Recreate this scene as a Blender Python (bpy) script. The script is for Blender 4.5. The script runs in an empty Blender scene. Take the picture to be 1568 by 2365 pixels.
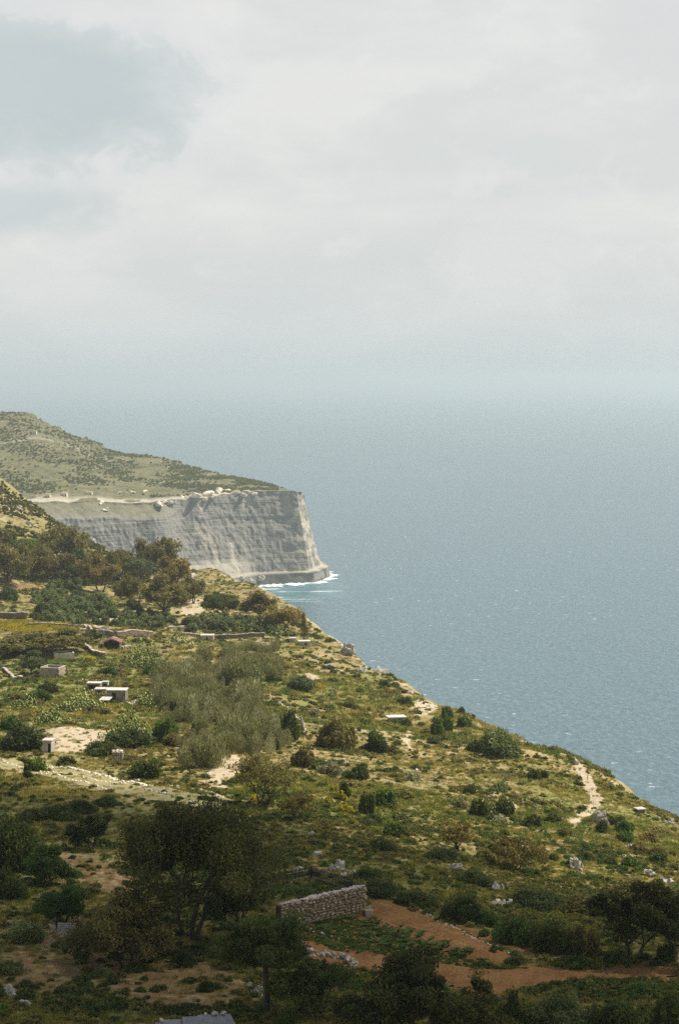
import bpy, bmesh, math, random
import numpy as np
R = math.radians
rng = np.random.default_rng(7)
random.seed(7)
sc = bpy.context.scene
col = sc.collection

# ------------------------------------------------------------------ camera
CAM_Z, FPX, PITCH = 220.0, 1911.0, 4.04
cam = bpy.data.cameras.new('camera')
cam.sensor_fit = 'VERTICAL'; cam.sensor_height = 36.0; cam.lens = 36.0 * FPX / 1024.0
cam.clip_start = 1.0; cam.clip_end = 300000.0
camo = bpy.data.objects.new('camera', cam); col.objects.link(camo)
camo.location = (0, 0, CAM_Z); camo.rotation_euler = (R(90 - PITCH), 0, 0)
sc.camera = camo

# ------------------------------------------------------------------ light and exposure
SUN_AZ, SUN_EL = 66.0, 52.0            # azimuth from +Y (view direction) towards +X (right)
sd = np.array([math.sin(R(SUN_AZ)) * math.cos(R(SUN_EL)), math.cos(R(SUN_AZ)) * math.cos(R(SUN_EL)), math.sin(R(SUN_EL))])
sun = bpy.data.lights.new('sun', 'SUN'); sun.energy = 5.0; sun.angle = R(0.6); sun.color = (1.0, 0.94, 0.83)
suno = bpy.data.objects.new('sun', sun); col.objects.link(suno)
suno.rotation_euler = (R(90 - SUN_EL), 0, R(180 - SUN_AZ))
suno.location = (0, 0, 400)
vs = sc.view_settings
vs.view_transform = 'Standard'; vs.look = 'None'; vs.gamma = 1.0; vs.exposure = 0.42
vs.use_curve_mapping = False
sc.cycles.use_denoising = False
sc.cycles.max_bounces = 6; sc.cycles.diffuse_bounces = 3; sc.cycles.glossy_bounces = 2
sc.cycles.transmission_bounces = 4; sc.cycles.transparent_max_bounces = 40; sc.cycles.volume_bounces = 1

# ------------------------------------------------------------------ node helper
class NT:
    def __init__(s, tree): s.t = tree; s.n = tree.nodes; s.l = tree.links
    def add(s, typ, props=None, **ins):
        nd = s.n.new(typ)
        for k, v in (props or {}).items(): setattr(nd, k, v)
        for k, v in ins.items():
            key = int(k[1:]) if k[0] == '_' and k[1:].isdigit() else k.replace('_', ' ')
            s.set(nd.inputs[key], v)
        return nd
    def set(s, sock, v):
        if isinstance(v, bpy.types.NodeSocket): s.l.new(v, sock)
        elif isinstance(v, bpy.types.Node): s.l.new(v.outputs[0], sock)
        else:
            if isinstance(v, tuple) and len(v) == 3 and sock.type == 'RGBA': v = v + (1,)
            sock.default_value = v
    def math(s, op, a, b=0.0, clamp=False):
        nd = s.n.new('ShaderNodeMath'); nd.operation = op; nd.use_clamp = clamp
        s.set(nd.inputs[0], a); s.set(nd.inputs[1], b); return nd.outputs[0]
    def mix(s, f, a, b, blend='MIX'):
        nd = s.n.new('ShaderNodeMix'); nd.data_type = 'RGBA'; nd.blend_type = blend
        s.set(nd.inputs[0], f); s.set(nd.inputs[6], a); s.set(nd.inputs[7], b); return nd.outputs[2]
    def noise(s, vec, scale, detail=3.0, rough=0.55, dist=0.0):
        nd = s.add('ShaderNodeTexNoise', None, Vector=vec, Scale=scale, Detail=detail, Roughness=rough, Distortion=dist)
        return nd.outputs[0]
    def ramp(s, f, lo, hi):
        nd = s.n.new('ShaderNodeMapRange'); nd.interpolation_type = 'SMOOTHSTEP'
        s.set(nd.inputs[0], f); s.set(nd.inputs[1], lo); s.set(nd.inputs[2], hi); return nd.outputs[0]
    def mapping(s, vec, scale=(1, 1, 1), loc=(0, 0, 0), rot=(0, 0, 0)):
        nd = s.n.new('ShaderNodeMapping'); s.l.new(vec, nd.inputs[0])
        nd.inputs['Scale'].default_value = scale; nd.inputs['Location'].default_value = loc; nd.inputs['Rotation'].default_value = rot
        return nd.outputs[0]

# ------------------------------------------------------------------ world: hazy white sky with thin cloud
wd = bpy.data.worlds.new('World'); sc.world = wd; wd.use_nodes = True
w = NT(wd.node_tree); w.n.clear()
sky = w.add('ShaderNodeTexSky', dict(sky_type='NISHITA', sun_disc=False, sun_elevation=R(SUN_EL), sun_rotation=R(SUN_AZ),
                                     altitude=200.0, air_density=1.0, dust_density=1.6, ozone_density=1.0))
bg1 = w.add('ShaderNodeBackground', None, Color=sky.outputs[0], Strength=0.055)
tc = w.add('ShaderNodeTexCoord'); dirv = tc.outputs['Generated']
sep = w.add('ShaderNodeSeparateXYZ', None, _0=dirv)
elev = sep.outputs[2]
n1 = w.noise(w.mapping(dirv, (1, 1, 2.6), (0.31, 0.0, 0.2)), 9.0, 7.0, 0.55, 0.3)
n2 = w.noise(w.mapping(dirv, (1, 1, 3.2), (3.1, 1.7, 0.4)), 3.4, 5.0, 0.5)
n3 = w.noise(w.mapping(dirv, (1, 1, 1.5), (1.1, 2.7, 0.9)), 26.0, 8.0, 0.6, 0.4)
veil = w.mix(w.ramp(n1, 0.38, 0.64), (0.685, 0.702, 0.69), (0.765, 0.768, 0.748))
veil = w.mix(w.math('MULTIPLY', w.ramp(n2, 0.5, 0.72), 0.55), veil, (0.64, 0.67, 0.67))
veil = w.mix(w.math('MULTIPLY', w.ramp(n3, 0.52, 0.7), 0.42), veil, (0.80, 0.80, 0.78))
# a darker blue-grey bank of cloud, upper left of the view, with a torn bright edge
def bank(center, rx, rz, n, lo=1.5, hi=0.35):
    dx = w.math('DIVIDE', w.math('SUBTRACT', sep.outputs[0], center[0]), rx)
    dz = w.math('DIVIDE', w.math('SUBTRACT', elev, center[1]), rz)
    d2 = w.math('SQRT', w.math('ADD', w.math('MULTIPLY', dx, dx), w.math('MULTIPLY', dz, dz)))
    d2 = w.math('ADD', d2, w.math('MULTIPLY', w.math('SUBTRACT', n, 0.5), 1.5))
    return w.ramp(d2, lo, hi), d2
front = w.ramp(sep.outputs[1], 0.2, 0.5)
m1, d1 = bank((-0.150, 0.143), 0.078, 0.036, n3)
m1 = w.math('MULTIPLY', m1, front)
rim = w.math('MULTIPLY', w.math('MULTIPLY', w.ramp(d1, 0.95, 1.1), w.ramp(d1, 1.5, 1.15)), front)
veil = w.mix(w.math('MULTIPLY', rim, 0.55), veil, (0.80, 0.80, 0.785))
veil = w.mix(w.math('MULTIPLY', m1, 0.72), veil, (0.47, 0.55, 0.565))
m2, d2_ = bank((-0.165, 0.086), 0.05, 0.013, n3)
veil = w.mix(w.math('MULTIPLY', w.math('MULTIPLY', m2, front), 0.5), veil, (0.47, 0.55, 0.57))
# sea haze on the horizon, all the way round
hz = w.math('POWER', w.math('SUBTRACT', 1.0, w.math('MINIMUM', w.math('MAXIMUM', w.math('MULTIPLY', elev, 11.0), 0.0), 1.0)), 2.2)
veil = w.mix(w.math('MULTIPLY', hz, 1.0), veil, (0.565, 0.638, 0.65))
bg2 = w.add('ShaderNodeBackground', None, Color=veil, Strength=0.815)
up = w.ramp(elev, 0.75, 0.2)                       # veil thins to broken cloud overhead
cover = w.math('MAXIMUM', w.math('MULTIPLY', up, 0.93), w.math('MULTIPLY', w.ramp(n2, 0.52, 0.66), 0.45))
mx = w.add('ShaderNodeMixShader', None, _0=cover, _1=bg1.outputs[0], _2=bg2.outputs[0])
wo = w.add('ShaderNodeOutputWorld'); w.l.new(mx.outputs[0], wo.inputs[0])

# ------------------------------------------------------------------ numeric helpers
def hash2(ix, iy, seed):
    h = (ix.astype(np.int64) * 374761393 + iy.astype(np.int64) * 668265263 + seed * 974634577) & 0x7fffffff
    h = ((h ^ (h >> 13)) * 1274126177) & 0x7fffffff
    return ((h ^ (h >> 16)) & 0xffffff) / float(0xffffff)
def vnoise(x, y, seed=0):
    x0 = np.floor(x); y0 = np.floor(y); fx = x - x0; fy = y - y0
    fx = fx * fx * (3 - 2 * fx); fy = fy * fy * (3 - 2 * fy)
    a = hash2(x0, y0, seed); b = hash2(x0 + 1, y0, seed); c = hash2(x0, y0 + 1, seed); d = hash2(x0 + 1, y0 + 1, seed)
    return (a * (1 - fx) + b * fx) * (1 - fy) + (c * (1 - fx) + d * fx) * fy - 0.5
def sstep(x, a, b):
    t = np.clip((x - a) / (b - a), 0, 1); return t * t * (3 - 2 * t)
cp_, sp_ = math.cos(R(PITCH)), math.sin(R(PITCH))
def ray(u, v):                                     # slope of a line of sight per metre of depth
    a, b = (u - 339.0) / FPX, (512.0 - v) / FPX
    dy = cp_ + b * sp_; dz = -sp_ + b * cp_
    return a / dy, dz / dy
K = 678.0 / 1568.0

# ------------------------------------------------------------------ land surface (a height function of x, y)
ctl = []
def C(u, pairs):
    for v, y in pairs: ctl.append((u, v, y))
C(-190, [(1024,160),(950,186),(887,220),(830,262),(795,300),(740,375),(700,455),(660,550),(620,665),(580,790),(530,900),(470,1000)])
C(-20, [(1024,165),(950,192),(887,226),(830,268),(795,305),(770,340),(740,390),(700,470),(660,570),(630,660),(600,760),(570,850),(530,950),(482,1030)])
C(150, [(1024,166),(950,193),(887,227),(830,269),(795,306),(770,341),(740,390),(700,470),(660,570),(630,660),(605,755),(585,850)])
C(300, [(1024,166),(950,194),(887,227),(830,272),(795,312),(770,346),(740,395),(700,478),(670,560),(645,650)])
C(430, [(1024,167),(950,195),(887,228),(840,276),(800,330),(770,375),(740,435)])
C(560, [(1024,168),(950,197),(900,232),(860,275),(820,330),(790,375)])
C(690, [(1024,168),(950,200),(900,240),(860,300)])
C(840, [(1024,172),(950,220)])
edge_uvy = [(930,985,215),(800,892,285),(678,819,378),(605,778,430),(575,762,440),(497,731,485),(432,705,540),(389,679,600),(329,640,690),(303,618,740),(268,592,815),(215,572,890),(101,549,1010),(62,523,1040),(22,493,1075),(-40,455,1110),(-160,400,1160)]
EDGE_LIFT = 2.2
cx, cb, cz = [], [], []
for u, v, y in ctl:
    a, s = ray(u, v); cx.append(a * 6); cb.append(math.log(y) * 2); cz.append(CAM_Z + s * y)
for u, v, y in edge_uvy:
    a, s = ray(u, v); cx.append(a * 6); cb.append(math.log(y) * 2); cz.append(CAM_Z + s * y + EDGE_LIFT)
cx, cb, cz = map(np.array, (cx, cb, cz))
def kern(r2): return 0.5 * r2 * np.log(r2 + 1e-9)
n_ = len(cx)
A = np.zeros((n_ + 3, n_ + 3))
A[:n_, :n_] = kern((cx[:, None] - cx) ** 2 + (cb[:, None] - cb) ** 2) + np.eye(n_) * 0.004
A[:n_, n_:] = np.stack([np.ones(n_), cx, cb], 1); A[n_:, :n_] = A[:n_, n_:].T
TW = np.linalg.solve(A, np.concatenate([cz, np.zeros(3)]))
EDGE = np.array([(ray(u, v)[0] * y, y) for u, v, y in edge_uvy])
EDGE = np.vstack([[(75, 40)], [(70, 130)], EDGE])
LAND = np.vstack([EDGE, [(-900, 1200), (-900, 40)]])
def in_poly(px, py, poly):
    ins = np.zeros(px.shape, bool); n = len(poly)
    for i in range(n):
        x1, y1 = poly[i]; x2, y2 = poly[(i + 1) % n]
        if y1 == y2: continue
        c = ((y1 > py) != (y2 > py)) & (px < (x2 - x1) * (py - y1) / (y2 - y1) + x1)
        ins ^= c
    return ins
def edge_dist(x, y):
    best = np.full(x.shape, 1e9)
    for i in range(len(EDGE) - 1):
        p, q = EDGE[i], EDGE[i + 1]; d = q - p; L = d @ d
        t = np.clip(((x - p[0]) * d[0] + (y - p[1]) * d[1]) / L, 0, 1)
        best = np.minimum(best, np.hypot(x - p[0] - t * d[0], y - p[1] - t * d[1]))
    return np.where(in_poly(x, y, LAND), -best, best)
def H(x, y):
    x = np.asarray(x, float); y = np.asarray(y, float)
    a = np.clip(x / y, -0.4, 0.4) * 6; b = np.log(y) * 2
    z = TW[n_] + TW[n_ + 1] * a + TW[n_ + 2] * b
    for i in range(n_): z = z + TW[i] * kern((a - cx[i]) ** 2 + (b - cb[i]) ** 2)
    s = edge_dist(x, y)
    s = s + 5.0 * vnoise(x / 17, y / 17, 31) + 2.0 * vnoise(x / 5, y / 5, 32)
    z = z - 1.1 * (np.sqrt(s * s + 16) + s) / 2
    rough = 0.45 + 0.55 * sstep(y, 240, 420)
    z = z + rough * (2.2 * vnoise(x / 38, y / 38, 1) + 2.0 * vnoise(x / 14, y / 14, 2) + 0.7 * vnoise(x / 6.5, y / 6.5, 7)) + 0.5 * vnoise(x / 5, y / 5, 3) + 0.2 * vnoise(x / 1.7, y / 1.7, 4)
    z = z + 3.5 * sstep(y, 820, 980) * vnoise(x / 22, y / 22, 5)
    return np.maximum(z, -4.0)
YS = np.exp(np.linspace(math.log(120), math.log(1180), 1500))
def at(fx, fy):
    """ground point seen at photograph position (fx, fy), on a 1568-wide print"""
    a, s = ray(fx * K, fy * K)
    h = H(a * YS, YS); g = CAM_Z + s * YS - h
    idx = np.nonzero(g < 0)[0]
    i = idx[0] if len(idx) else int(np.argmin(g))
    y = YS[i]
    if len(idx) and i > 0:
        t = g[i - 1] / (g[i - 1] - g[i] + 1e-9); y = YS[i - 1] + t * (YS[i] - YS[i - 1])
    x = a * y
    return float(x), float(y), float(H(np.array([x]), np.array([y]))[0])
def mpp(y): return K * y / FPX                    # metres per print pixel at depth y
def ground(x, y): return float(H(np.array([x]), np.array([y]))[0])
def ground_line(pts, step):
    """polyline of print positions -> list of evenly spaced ground points"""
    P = np.array([at(*p)[:2] for p in pts]); d = np.hypot(*(P[1:] - P[:-1]).T); c = np.concatenate([[0], np.cumsum(d)])
    n = max(2, int(c[-1] / step)); t = np.linspace(0, c[-1], n + 1)
    x = np.interp(t, c, P[:, 0]); y = np.interp(t, c, P[:, 1])
    return np.stack([x, y, H(x, y)], 1)

# ------------------------------------------------------------------ mesh helpers
def mesh_np(name, V, F, mat=None, smooth=False, attrs=None, face_attr=None):
    me = bpy.data.meshes.new(name)
    V = np.asarray(V, np.float32); F = np.asarray(F, np.int32); k = F.shape[1]
    me.vertices.add(len(V)); me.vertices.foreach_set('co', V.ravel())
    me.loops.add(F.size); me.loops.foreach_set('vertex_index', F.ravel())
    me.polygons.add(len(F)); me.polygons.foreach_set('loop_start', np.arange(0, F.size, k, dtype=np.int32))
    me.polygons.foreach_set('use_smooth', np.full(len(F), smooth))
    for nm, a in (attrs or {}).items():
        at_ = me.attributes.new(nm, 'FLOAT', 'POINT'); at_.data.foreach_set('value', np.asarray(a, np.float32).ravel())
    for nm, a in (face_attr or {}).items():
        at_ = me.attributes.new(nm, 'FLOAT', 'FACE'); at_.data.foreach_set('value', np.asarray(a, np.float32).ravel())
    me.update(calc_edges=True); me.validate()
    if mat: me.materials.append(mat)
    return me
def obj(name, me, parent=None, loc=(0, 0, 0), rot=(0, 0, 0), scale=(1, 1, 1)):
    o = bpy.data.objects.new(name, me); col.objects.link(o)
    o.location = loc; o.rotation_euler = rot; o.scale = scale
    if parent: o.parent = parent
    return o
def tag(o, label=None, cat=None, group=None, kind=None):
    if label: o['label'] = label
    if cat: o['category'] = cat
    if group: o['group'] = group
    if kind: o['kind'] = kind
    return o
def thing(name, label, cat, loc=(0, 0, 0), rz=0.0, group=None):
    o = obj(name, None, None, loc, (0, 0, rz)); o.empty_display_size = 0.3
    return tag(o, label, cat, group)
BOXF = np.array([(0, 3, 2, 1), (4, 5, 6, 7), (0, 1, 5, 4), (1, 2, 6, 5), (2, 3, 7, 6), (3, 0, 4, 7)])
class MB:
    def __init__(s): s.V = []; s.F = []; s.n = 0
    def add(s, V, F):
        V = np.asarray(V, float); s.V.append(V); s.F.append(np.asarray(F) + s.n); s.n += len(V); return s
    def box(s, c, d, rz=0.0, jit=0.0):
        x, y, z = d[0] / 2, d[1] / 2, d[2] / 2
        V = np.array([(-x,-y,-z),(x,-y,-z),(x,y,-z),(-x,y,-z),(-x,-y,z),(x,-y,z),(x,y,z),(-x,y,z)])
        if jit: V = V + rng.uniform(-jit, jit, V.shape)
        if rz: cs, sn = math.cos(rz), math.sin(rz); V = V @ np.array([(cs, sn, 0), (-sn, cs, 0), (0, 0, 1)])
        return s.add(V + np.array(c), BOXF)
    def tube(s, pts, rad, sides=6):
        pts = np.asarray(pts, float); n = len(pts); rad = np.broadcast_to(np.asarray(rad, float), (n,))
        t = np.gradient(pts, axis=0); t /= np.linalg.norm(t, axis=1)[:, None] + 1e-9
        ref = np.where(np.abs(t[:, 2:3]) > 0.9, np.array([[1., 0, 0]]), np.array([[0, 0, 1.]]))
        a = np.cross(t, ref); a /= np.linalg.norm(a, axis=1)[:, None] + 1e-9; b = np.cross(t, a)
        th = np.linspace(0, 2 * math.pi, sides, endpoint=False)
        V = (pts[:, None] + rad[:, None, None] * (np.cos(th)[None, :, None] * a[:, None] + np.sin(th)[None, :, None] * b[:, None])).reshape(-1, 3)
        F = [(i * sides + j, i * sides + (j + 1) % sides, (i + 1) * sides + (j + 1) % sides, (i + 1) * sides + j) for i in range(n - 1) for j in range(sides)]
        return s.add(V, F)
    def mesh(s, name, mat=None, smooth=False): return mesh_np(name, np.vstack(s.V), np.vstack(s.F), mat, smooth)
    def build(s, name, mat, parent=None, **k): return obj(name, s.mesh(name, mat), parent, **k)

# ------------------------------------------------------------------ materials
def newmat(name):
    m = bpy.data.materials.new(name); m.use_nodes = True
    t = NT(m.node_tree); t.n.clear()
    t.out = t.add('ShaderNodeOutputMaterial')
    t.bsdf = t.add('ShaderNodeBsdfPrincipled', None, Roughness=0.85)
    t.bsdf.inputs['Specular IOR Level'].default_value = 0.25
    t.l.new(t.bsdf.outputs[0], t.out.inputs[0])
    t.pos = t.add('ShaderNodeNewGeometry').outputs['Position']
    return m, t
def simple(name, c1, c2, scale=1.0, rough=0.9, bump=0.0, c3=None, spec=0.2):
    m, t = newmat(name)
    f = t.noise(t.pos, scale, 5, 0.6)
    c = t.mix(t.ramp(f, 0.36, 0.64), c1, c2)
    if c3: c = t.mix(t.ramp(t.noise(t.pos, scale * 3.7, 4, 0.6), 0.55, 0.68), c, c3)
    rnd = t.add('ShaderNodeObjectInfo').outputs['Random']
    c = t.mix(1.0, c, t.mix(rnd, (0.82, 0.82, 0.82), (1.14, 1.12, 1.08)), 'MULTIPLY')
    t.set(t.bsdf.inputs['Base Color'], c); t.bsdf.inputs['Roughness'].default_value = rough
    t.bsdf.inputs['Specular IOR Level'].default_value = spec
    if bump:
        b = t.add('ShaderNodeBump', None, Strength=0.6, Distance=bump, Height=t.noise(t.pos, scale * 4, 6, 0.65))
        t.set(t.bsdf.inputs['Normal'], b.outputs[0])
    return m
def leafmat(name, dark, mid, light, trans=0.4, nscale=0.25):
    m, t = newmat(name)
    dark, mid, light = [tuple(min(.8, a * g) for a, g in zip(c_, (1.62, 1.78, 0.86))) for c_ in (dark, mid, light)]
    tint = t.add('ShaderNodeAttribute', dict(attribute_name='tint')).outputs['Fac']
    rnd = t.add('ShaderNodeObjectInfo').outputs['Random']
    f = t.math('ADD', t.math('MULTIPLY', tint, 0.55), t.math('MULTIPLY', t.noise(t.pos, nscale, 3, 0.6), 0.45))
    f = t.math('ADD', f, t.math('MULTIPLY', t.math('SUBTRACT', rnd, 0.5), 0.2))
    c = t.mix(t.ramp(f, 0.28, 0.52), dark, mid); c = t.mix(t.ramp(f, 0.52, 0.8), c, light)
    t.set(t.bsdf.inputs['Base Color'], c); t.bsdf.inputs['Roughness'].default_value = 0.6
    tr = t.add('ShaderNodeBsdfTranslucent', None, Color=c)
    mxs = t.add('ShaderNodeMixShader', None, _0=trans, _1=t.bsdf.outputs[0], _2=tr.outputs[0])
    t.l.new(mxs.outputs[0], t.out.inputs[0])
    return m
L = {}
L['dark'] = leafmat('foliage_dark', (.022, .028, .010), (.048, .058, .018), (.092, .100, .034))
L['green'] = leafmat('foliage_green', (.025, .045, .014), (.055, .085, .022), (.11, .14, .04))
L['olive'] = leafmat('foliage_olive', (.045, .054, .032), (.095, .105, .065), (.185, .195, .13))
L['brown'] = leafmat('foliage_brown', (.055, .044, .022), (.12, .096, .046), (.21, .165, .09))
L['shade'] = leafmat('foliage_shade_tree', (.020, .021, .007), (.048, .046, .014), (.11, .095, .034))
L['rust'] = leafmat('foliage_rust', (.055, .04, .018), (.13, .092, .042), (.23, .165, .085))
L['reed'] = leafmat('foliage_reed', (.058, .056, .040), (.125, .112, .080), (.25, .22, .18))
L['grey'] = leafmat('foliage_grey', (.12, .10, .10), (.22, .195, .20), (.34, .305, .32))
L['dry'] = leafmat('grass_dry', (.13, .095, .04), (.25, .19, .085), (.37, .295, .15), 0.3, 0.12)
L['mixed'] = leafmat('grass_mixed', (.05, .056, .018), (.115, .105, .035), (.22, .18, .07), 0.35, 0.09)
L['lush'] = leafmat('grass_lush', (.04, .06, .016), (.085, .11, .028), (.15, .17, .05), 0.35, 0.1)
L['yellow'] = leafmat('flower_yellow', (.13, .115, .02), (.28, .215, .022), (.44, .33, .04), 0.3)
L['pad'] = leafmat('cactus_pad', (.05, .07, .03), (.12, .135, .07), (.30, .30, .20), 0.1)
L['crop'] = leafmat('crop_leaf', (.025, .048, .016), (.055, .09, .032), (.12, .16, .07))
L['agave'] = leafmat('agave_leaf', (.025, .05, .035), (.05, .09, .06), (.11, .16, .11), 0.1)
M = {}
M['bark'] = simple('bark', (.045, .035, .025), (.09, .07, .05), 3.0)
M['greybark'] = simple('grey_bark', (.16, .15, .13), (.28, .26, .23), 3.0)
M['rock'] = simple('limestone', (.30, .275, .22), (.50, .46, .38), 0.9, bump=0.12, c3=(.22, .20, .15))
M['palerock'] = simple('pale_limestone', (.46, .42, .34), (.66, .61, .52), 1.2, bump=0.08, c3=(.34, .30, .24))
M['wallstone'] = simple('wall_stone', (.20, .15, .085), (.42, .335, .215), 1.6, bump=0.05, c3=(.52, .45, .34))
M['brownstone'] = simple('brown_stone', (.15, .10, .06), (.27, .19, .12), 1.2, bump=0.06, c3=(.33, .27, .19))
M['coping'] = simple('coping_stone', (.42, .35, .30), (.60, .53, .47), 1.5, bump=0.04)
M['block'] = simple('limestone_block', (.27, .23, .17), (.44, .39, .31), 1.0, bump=0.04, c3=(.20, .17, .12))
M['white'] = simple('whitewash', (.48, .45, .39), (.64, .61, .55), 0.8, c3=(.36, .32, .26))
M['concrete'] = simple('concrete', (.20, .18, .145), (.32, .29, .24), 0.9, c3=(.14, .12, .09))
M['cream'] = simple('cream_limestone', (.66, .58, .44), (.80, .73, .59), 0.2)
M['mortar'] = simple('earth_fill', (.12, .085, .05), (.19, .14, .09), 2.0)
M['redroof'] = simple('red_sheet', (.17, .075, .058), (.25, .125, .10), 0.6, rough=0.7, c3=(.32, .25, .21))
M['metal'] = simple('galvanised_sheet', (.15, .155, .16), (.22, .225, .23), 1.2, rough=0.5, spec=0.5, c3=(.20, .17, .14))
M['iron'] = simple('dark_iron', (.02, .019, .018), (.045, .040, .035), 3.0, rough=0.6)
M['rail'] = simple('lit_rail', (.12, .115, .105), (.22, .21, .19), 3.0, rough=0.6)  # galvanised rails painted paler than the dark pales so they look lit
M['wood'] = simple('weathered_wood', (.28, .26, .24), (.45, .43, .40), 2.0, c3=(.20, .17, .14))
M['twig'] = simple('dry_stem', (.22, .18, .12), (.36, .31, .22), 3.0)
M['blue'] = simple('blue_tarp', (.10, .16, .22), (.18, .26, .33), 1.0)

# ---- ground
gm, t = newmat('hillside_ground')
big = t.noise(t.pos, 0.022, 4, 0.6); mid = t.noise(t.pos, 0.13, 5, 0.6); small = t.noise(t.pos, 0.9, 5, 0.65); fine = t.noise(t.pos, 4.5, 4, 0.7)
c = t.mix(t.ramp(mid, 0.40, 0.60), (.37, .285, .145), (.24, .195, .075))
c = t.mix(t.ramp(big, 0.46, 0.62), c, t.mix(t.ramp(mid, 0.4, 0.6), (.19, .185, .06), (.30, .245, .11)))
c = t.mix(t.math('MULTIPLY', t.ramp(small, 0.5, 0.66), 0.55), c, (.10, .115, .03))
brn = t.noise(t.mapping(t.pos, (1, 1, 1), (50, 20, 0)), 0.06, 5, 0.65)
c = t.mix(t.math('MULTIPLY', t.ramp(brn, 0.52, 0.64), 0.7), c, t.mix(small, (.16, .115, .055), (.27, .195, .10)))
c = t.mix(t.math('MULTIPLY', t.ramp(t.noise(t.mapping(t.pos, (1, 1, 1), (9, 70, 0)), 0.3, 6, 0.7), 0.60, 0.70), 0.8), c, (.46, .40, .29))
c = t.mix(t.math('MULTIPLY', t.ramp(small, 0.46, 0.30), 0.75), c, (.42, .345, .20))
pale = t.add('ShaderNodeAttribute', dict(attribute_name='pale')).outputs['Fac']
soil = t.add('ShaderNodeAttribute', dict(attribute_name='soil')).outputs['Fac']
green = t.add('ShaderNodeAttribute', dict(attribute_name='green')).outputs['Fac']
c = t.mix(t.math('MULTIPLY', green, t.ramp(small, 0.28, 0.62)), c, t.mix(t.ramp(mid, 0.4, 0.62), (.11, .145, .03), (.20, .195, .055)))
c = t.mix(t.math('MULTIPLY', soil, t.ramp(small, 0.34, 0.56)), c, t.mix(fine, (.16, .09, .035), (.30, .18, .085)))
c = t.mix(t.math('MULTIPLY', pale, t.ramp(small, 0.30, 0.52)), c, t.mix(fine, (.42, .33, .22), (.58, .49, .36)))
c = t.mix(1.0, c, t.mix(fine, (.62, .62, .62), (1.4, 1.38, 1.34)), 'MULTIPLY')
t.set(t.bsdf.inputs['Base Color'], c); t.bsdf.inputs['Roughness'].default_value = 0.95; t.bsdf.inputs['Specular IOR Level'].default_value = 0.1
bmp = t.add('ShaderNodeBump', None, Strength=0.8, Distance=0.35, Height=t.math('ADD', t.math('MULTIPLY', small, 1.0), t.math('MULTIPLY', fine, 0.35)))
t.set(t.bsdf.inputs['Normal'], bmp.outputs[0])
# ---- red ploughed soil
sm, t = newmat('red_soil')
f1 = t.noise(t.pos, 0.25, 4, 0.6); f2 = t.noise(t.pos, 3.0, 5, 0.7)
c = t.mix(t.ramp(f1, 0.35, 0.65), (.19, .088, .028), (.27, .135, .048))
c = t.mix(t.ramp(f2, 0.45, 0.72), c, (.33, .20, .09)); c = t.mix(t.ramp(f2, 0.45, 0.26), c, (.14, .06, .022))
t.set(t.bsdf.inputs['Base Color'], c); t.bsdf.inputs['Roughness'].default_value = 1.0; t.bsdf.inputs['Specular IOR Level'].default_value = 0.05
t.set(t.bsdf.inputs['Normal'], t.add('ShaderNodeBump', None, Strength=0.9, Distance=0.12, Height=f2).outputs[0])
M['soil'] = sm
M['path'] = simple('pale_path', (.40, .31, .20), (.58, .48, .35), 0.8, bump=0.06, c3=(.30, .24, .13))
M['track'] = simple('dry_track', (.25, .22, .10), (.33, .29, .15), 0.5, bump=0.05, c3=(.15, .145, .05))

# ------------------------------------------------------------------ the land itself
NA, NY = 560, 900
av = np.linspace(-0.26, 0.26, NA); yv = np.exp(np.linspace(math.log(70), math.log(1330), NY))
GX = (av[None, :] * yv[:, None]); GY = np.repeat(yv[:, None], NA, 1)
GZ = H(GX, GY)
idx = np.arange(NA * NY).reshape(NY, NA)
QF = np.stack([idx[:-1, :-1], idx[:-1, 1:], idx[1:, 1:], idx[1:, :-1]], -1).reshape(-1, 4)
def wpoly(pts): return np.array([at(*p)[:2] for p in pts])
def soft_mask(polys, soft=2.0, noise=2.5):
    m = np.zeros(GX.shape)
    jx = GX + noise * vnoise(GX / 4, GY / 6, 71) + 0.4 * noise * vnoise(GX / 1.3, GY / 1.3, 73); jy = GY + 2 * noise * vnoise(GX / 4, GY / 6, 72)
    for p in polys: m[in_poly(jx, jy, wpoly(p))] = 1.0
    return m
PALE = [[(945,1640),(960,1620),(1000,1612),(1022,1628),(1005,1648),(970,1665)],
        [(95,1690),(160,1680),(255,1690),(240,1715),(200,1735),(130,1740),(120,1715)],
        [(410,1400),(440,1385),(480,1390),(475,1415),(430,1425)],
        [(460,1810),(500,1760),(540,1745),(560,1760),(540,1800),(520,1830)],
        [(930,1700),(945,1690),(955,1725),(945,1740)],
        [(280,1410),(270,1440),(235,1455),(200,1450),(230,1425)],
        [(690,1560),(720,1555),(735,1570),(700,1580)],
        [(1100,1880),(1180,1850),(1200,1870),(1130,1900)],
        [(1300,1900),(1370,1850),(1385,1870),(1330,1915)],
        [(480,1500),(600,1480),(640,1490),(560,1510)]]
SOIL = [[(100,1965),(230,1985),(340,2060),(300,2085),(220,2045),(160,2010)], [(0,2120),(130,2138),(230,2190),(180,2205),(60,2180),(0,2160)],
        [(190,2190),(320,2215),(480,2230),(570,2250),(545,2330),(380,2335),(210,2290)], [(0,2200),(150,2205),(210,2260),(120,2300),(0,2290)],
        [(850,2100),(1240,2225),(1560,2235),(1568,2300),(700,2290),(660,2150)], [(640,1990),(720,1985),(800,2040),(700,2060)],
        [(480,1485),(620,1480),(640,1500),(540,1505)], [(0,1360),(60,1345),(140,1350),(60,1375)]]
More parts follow.
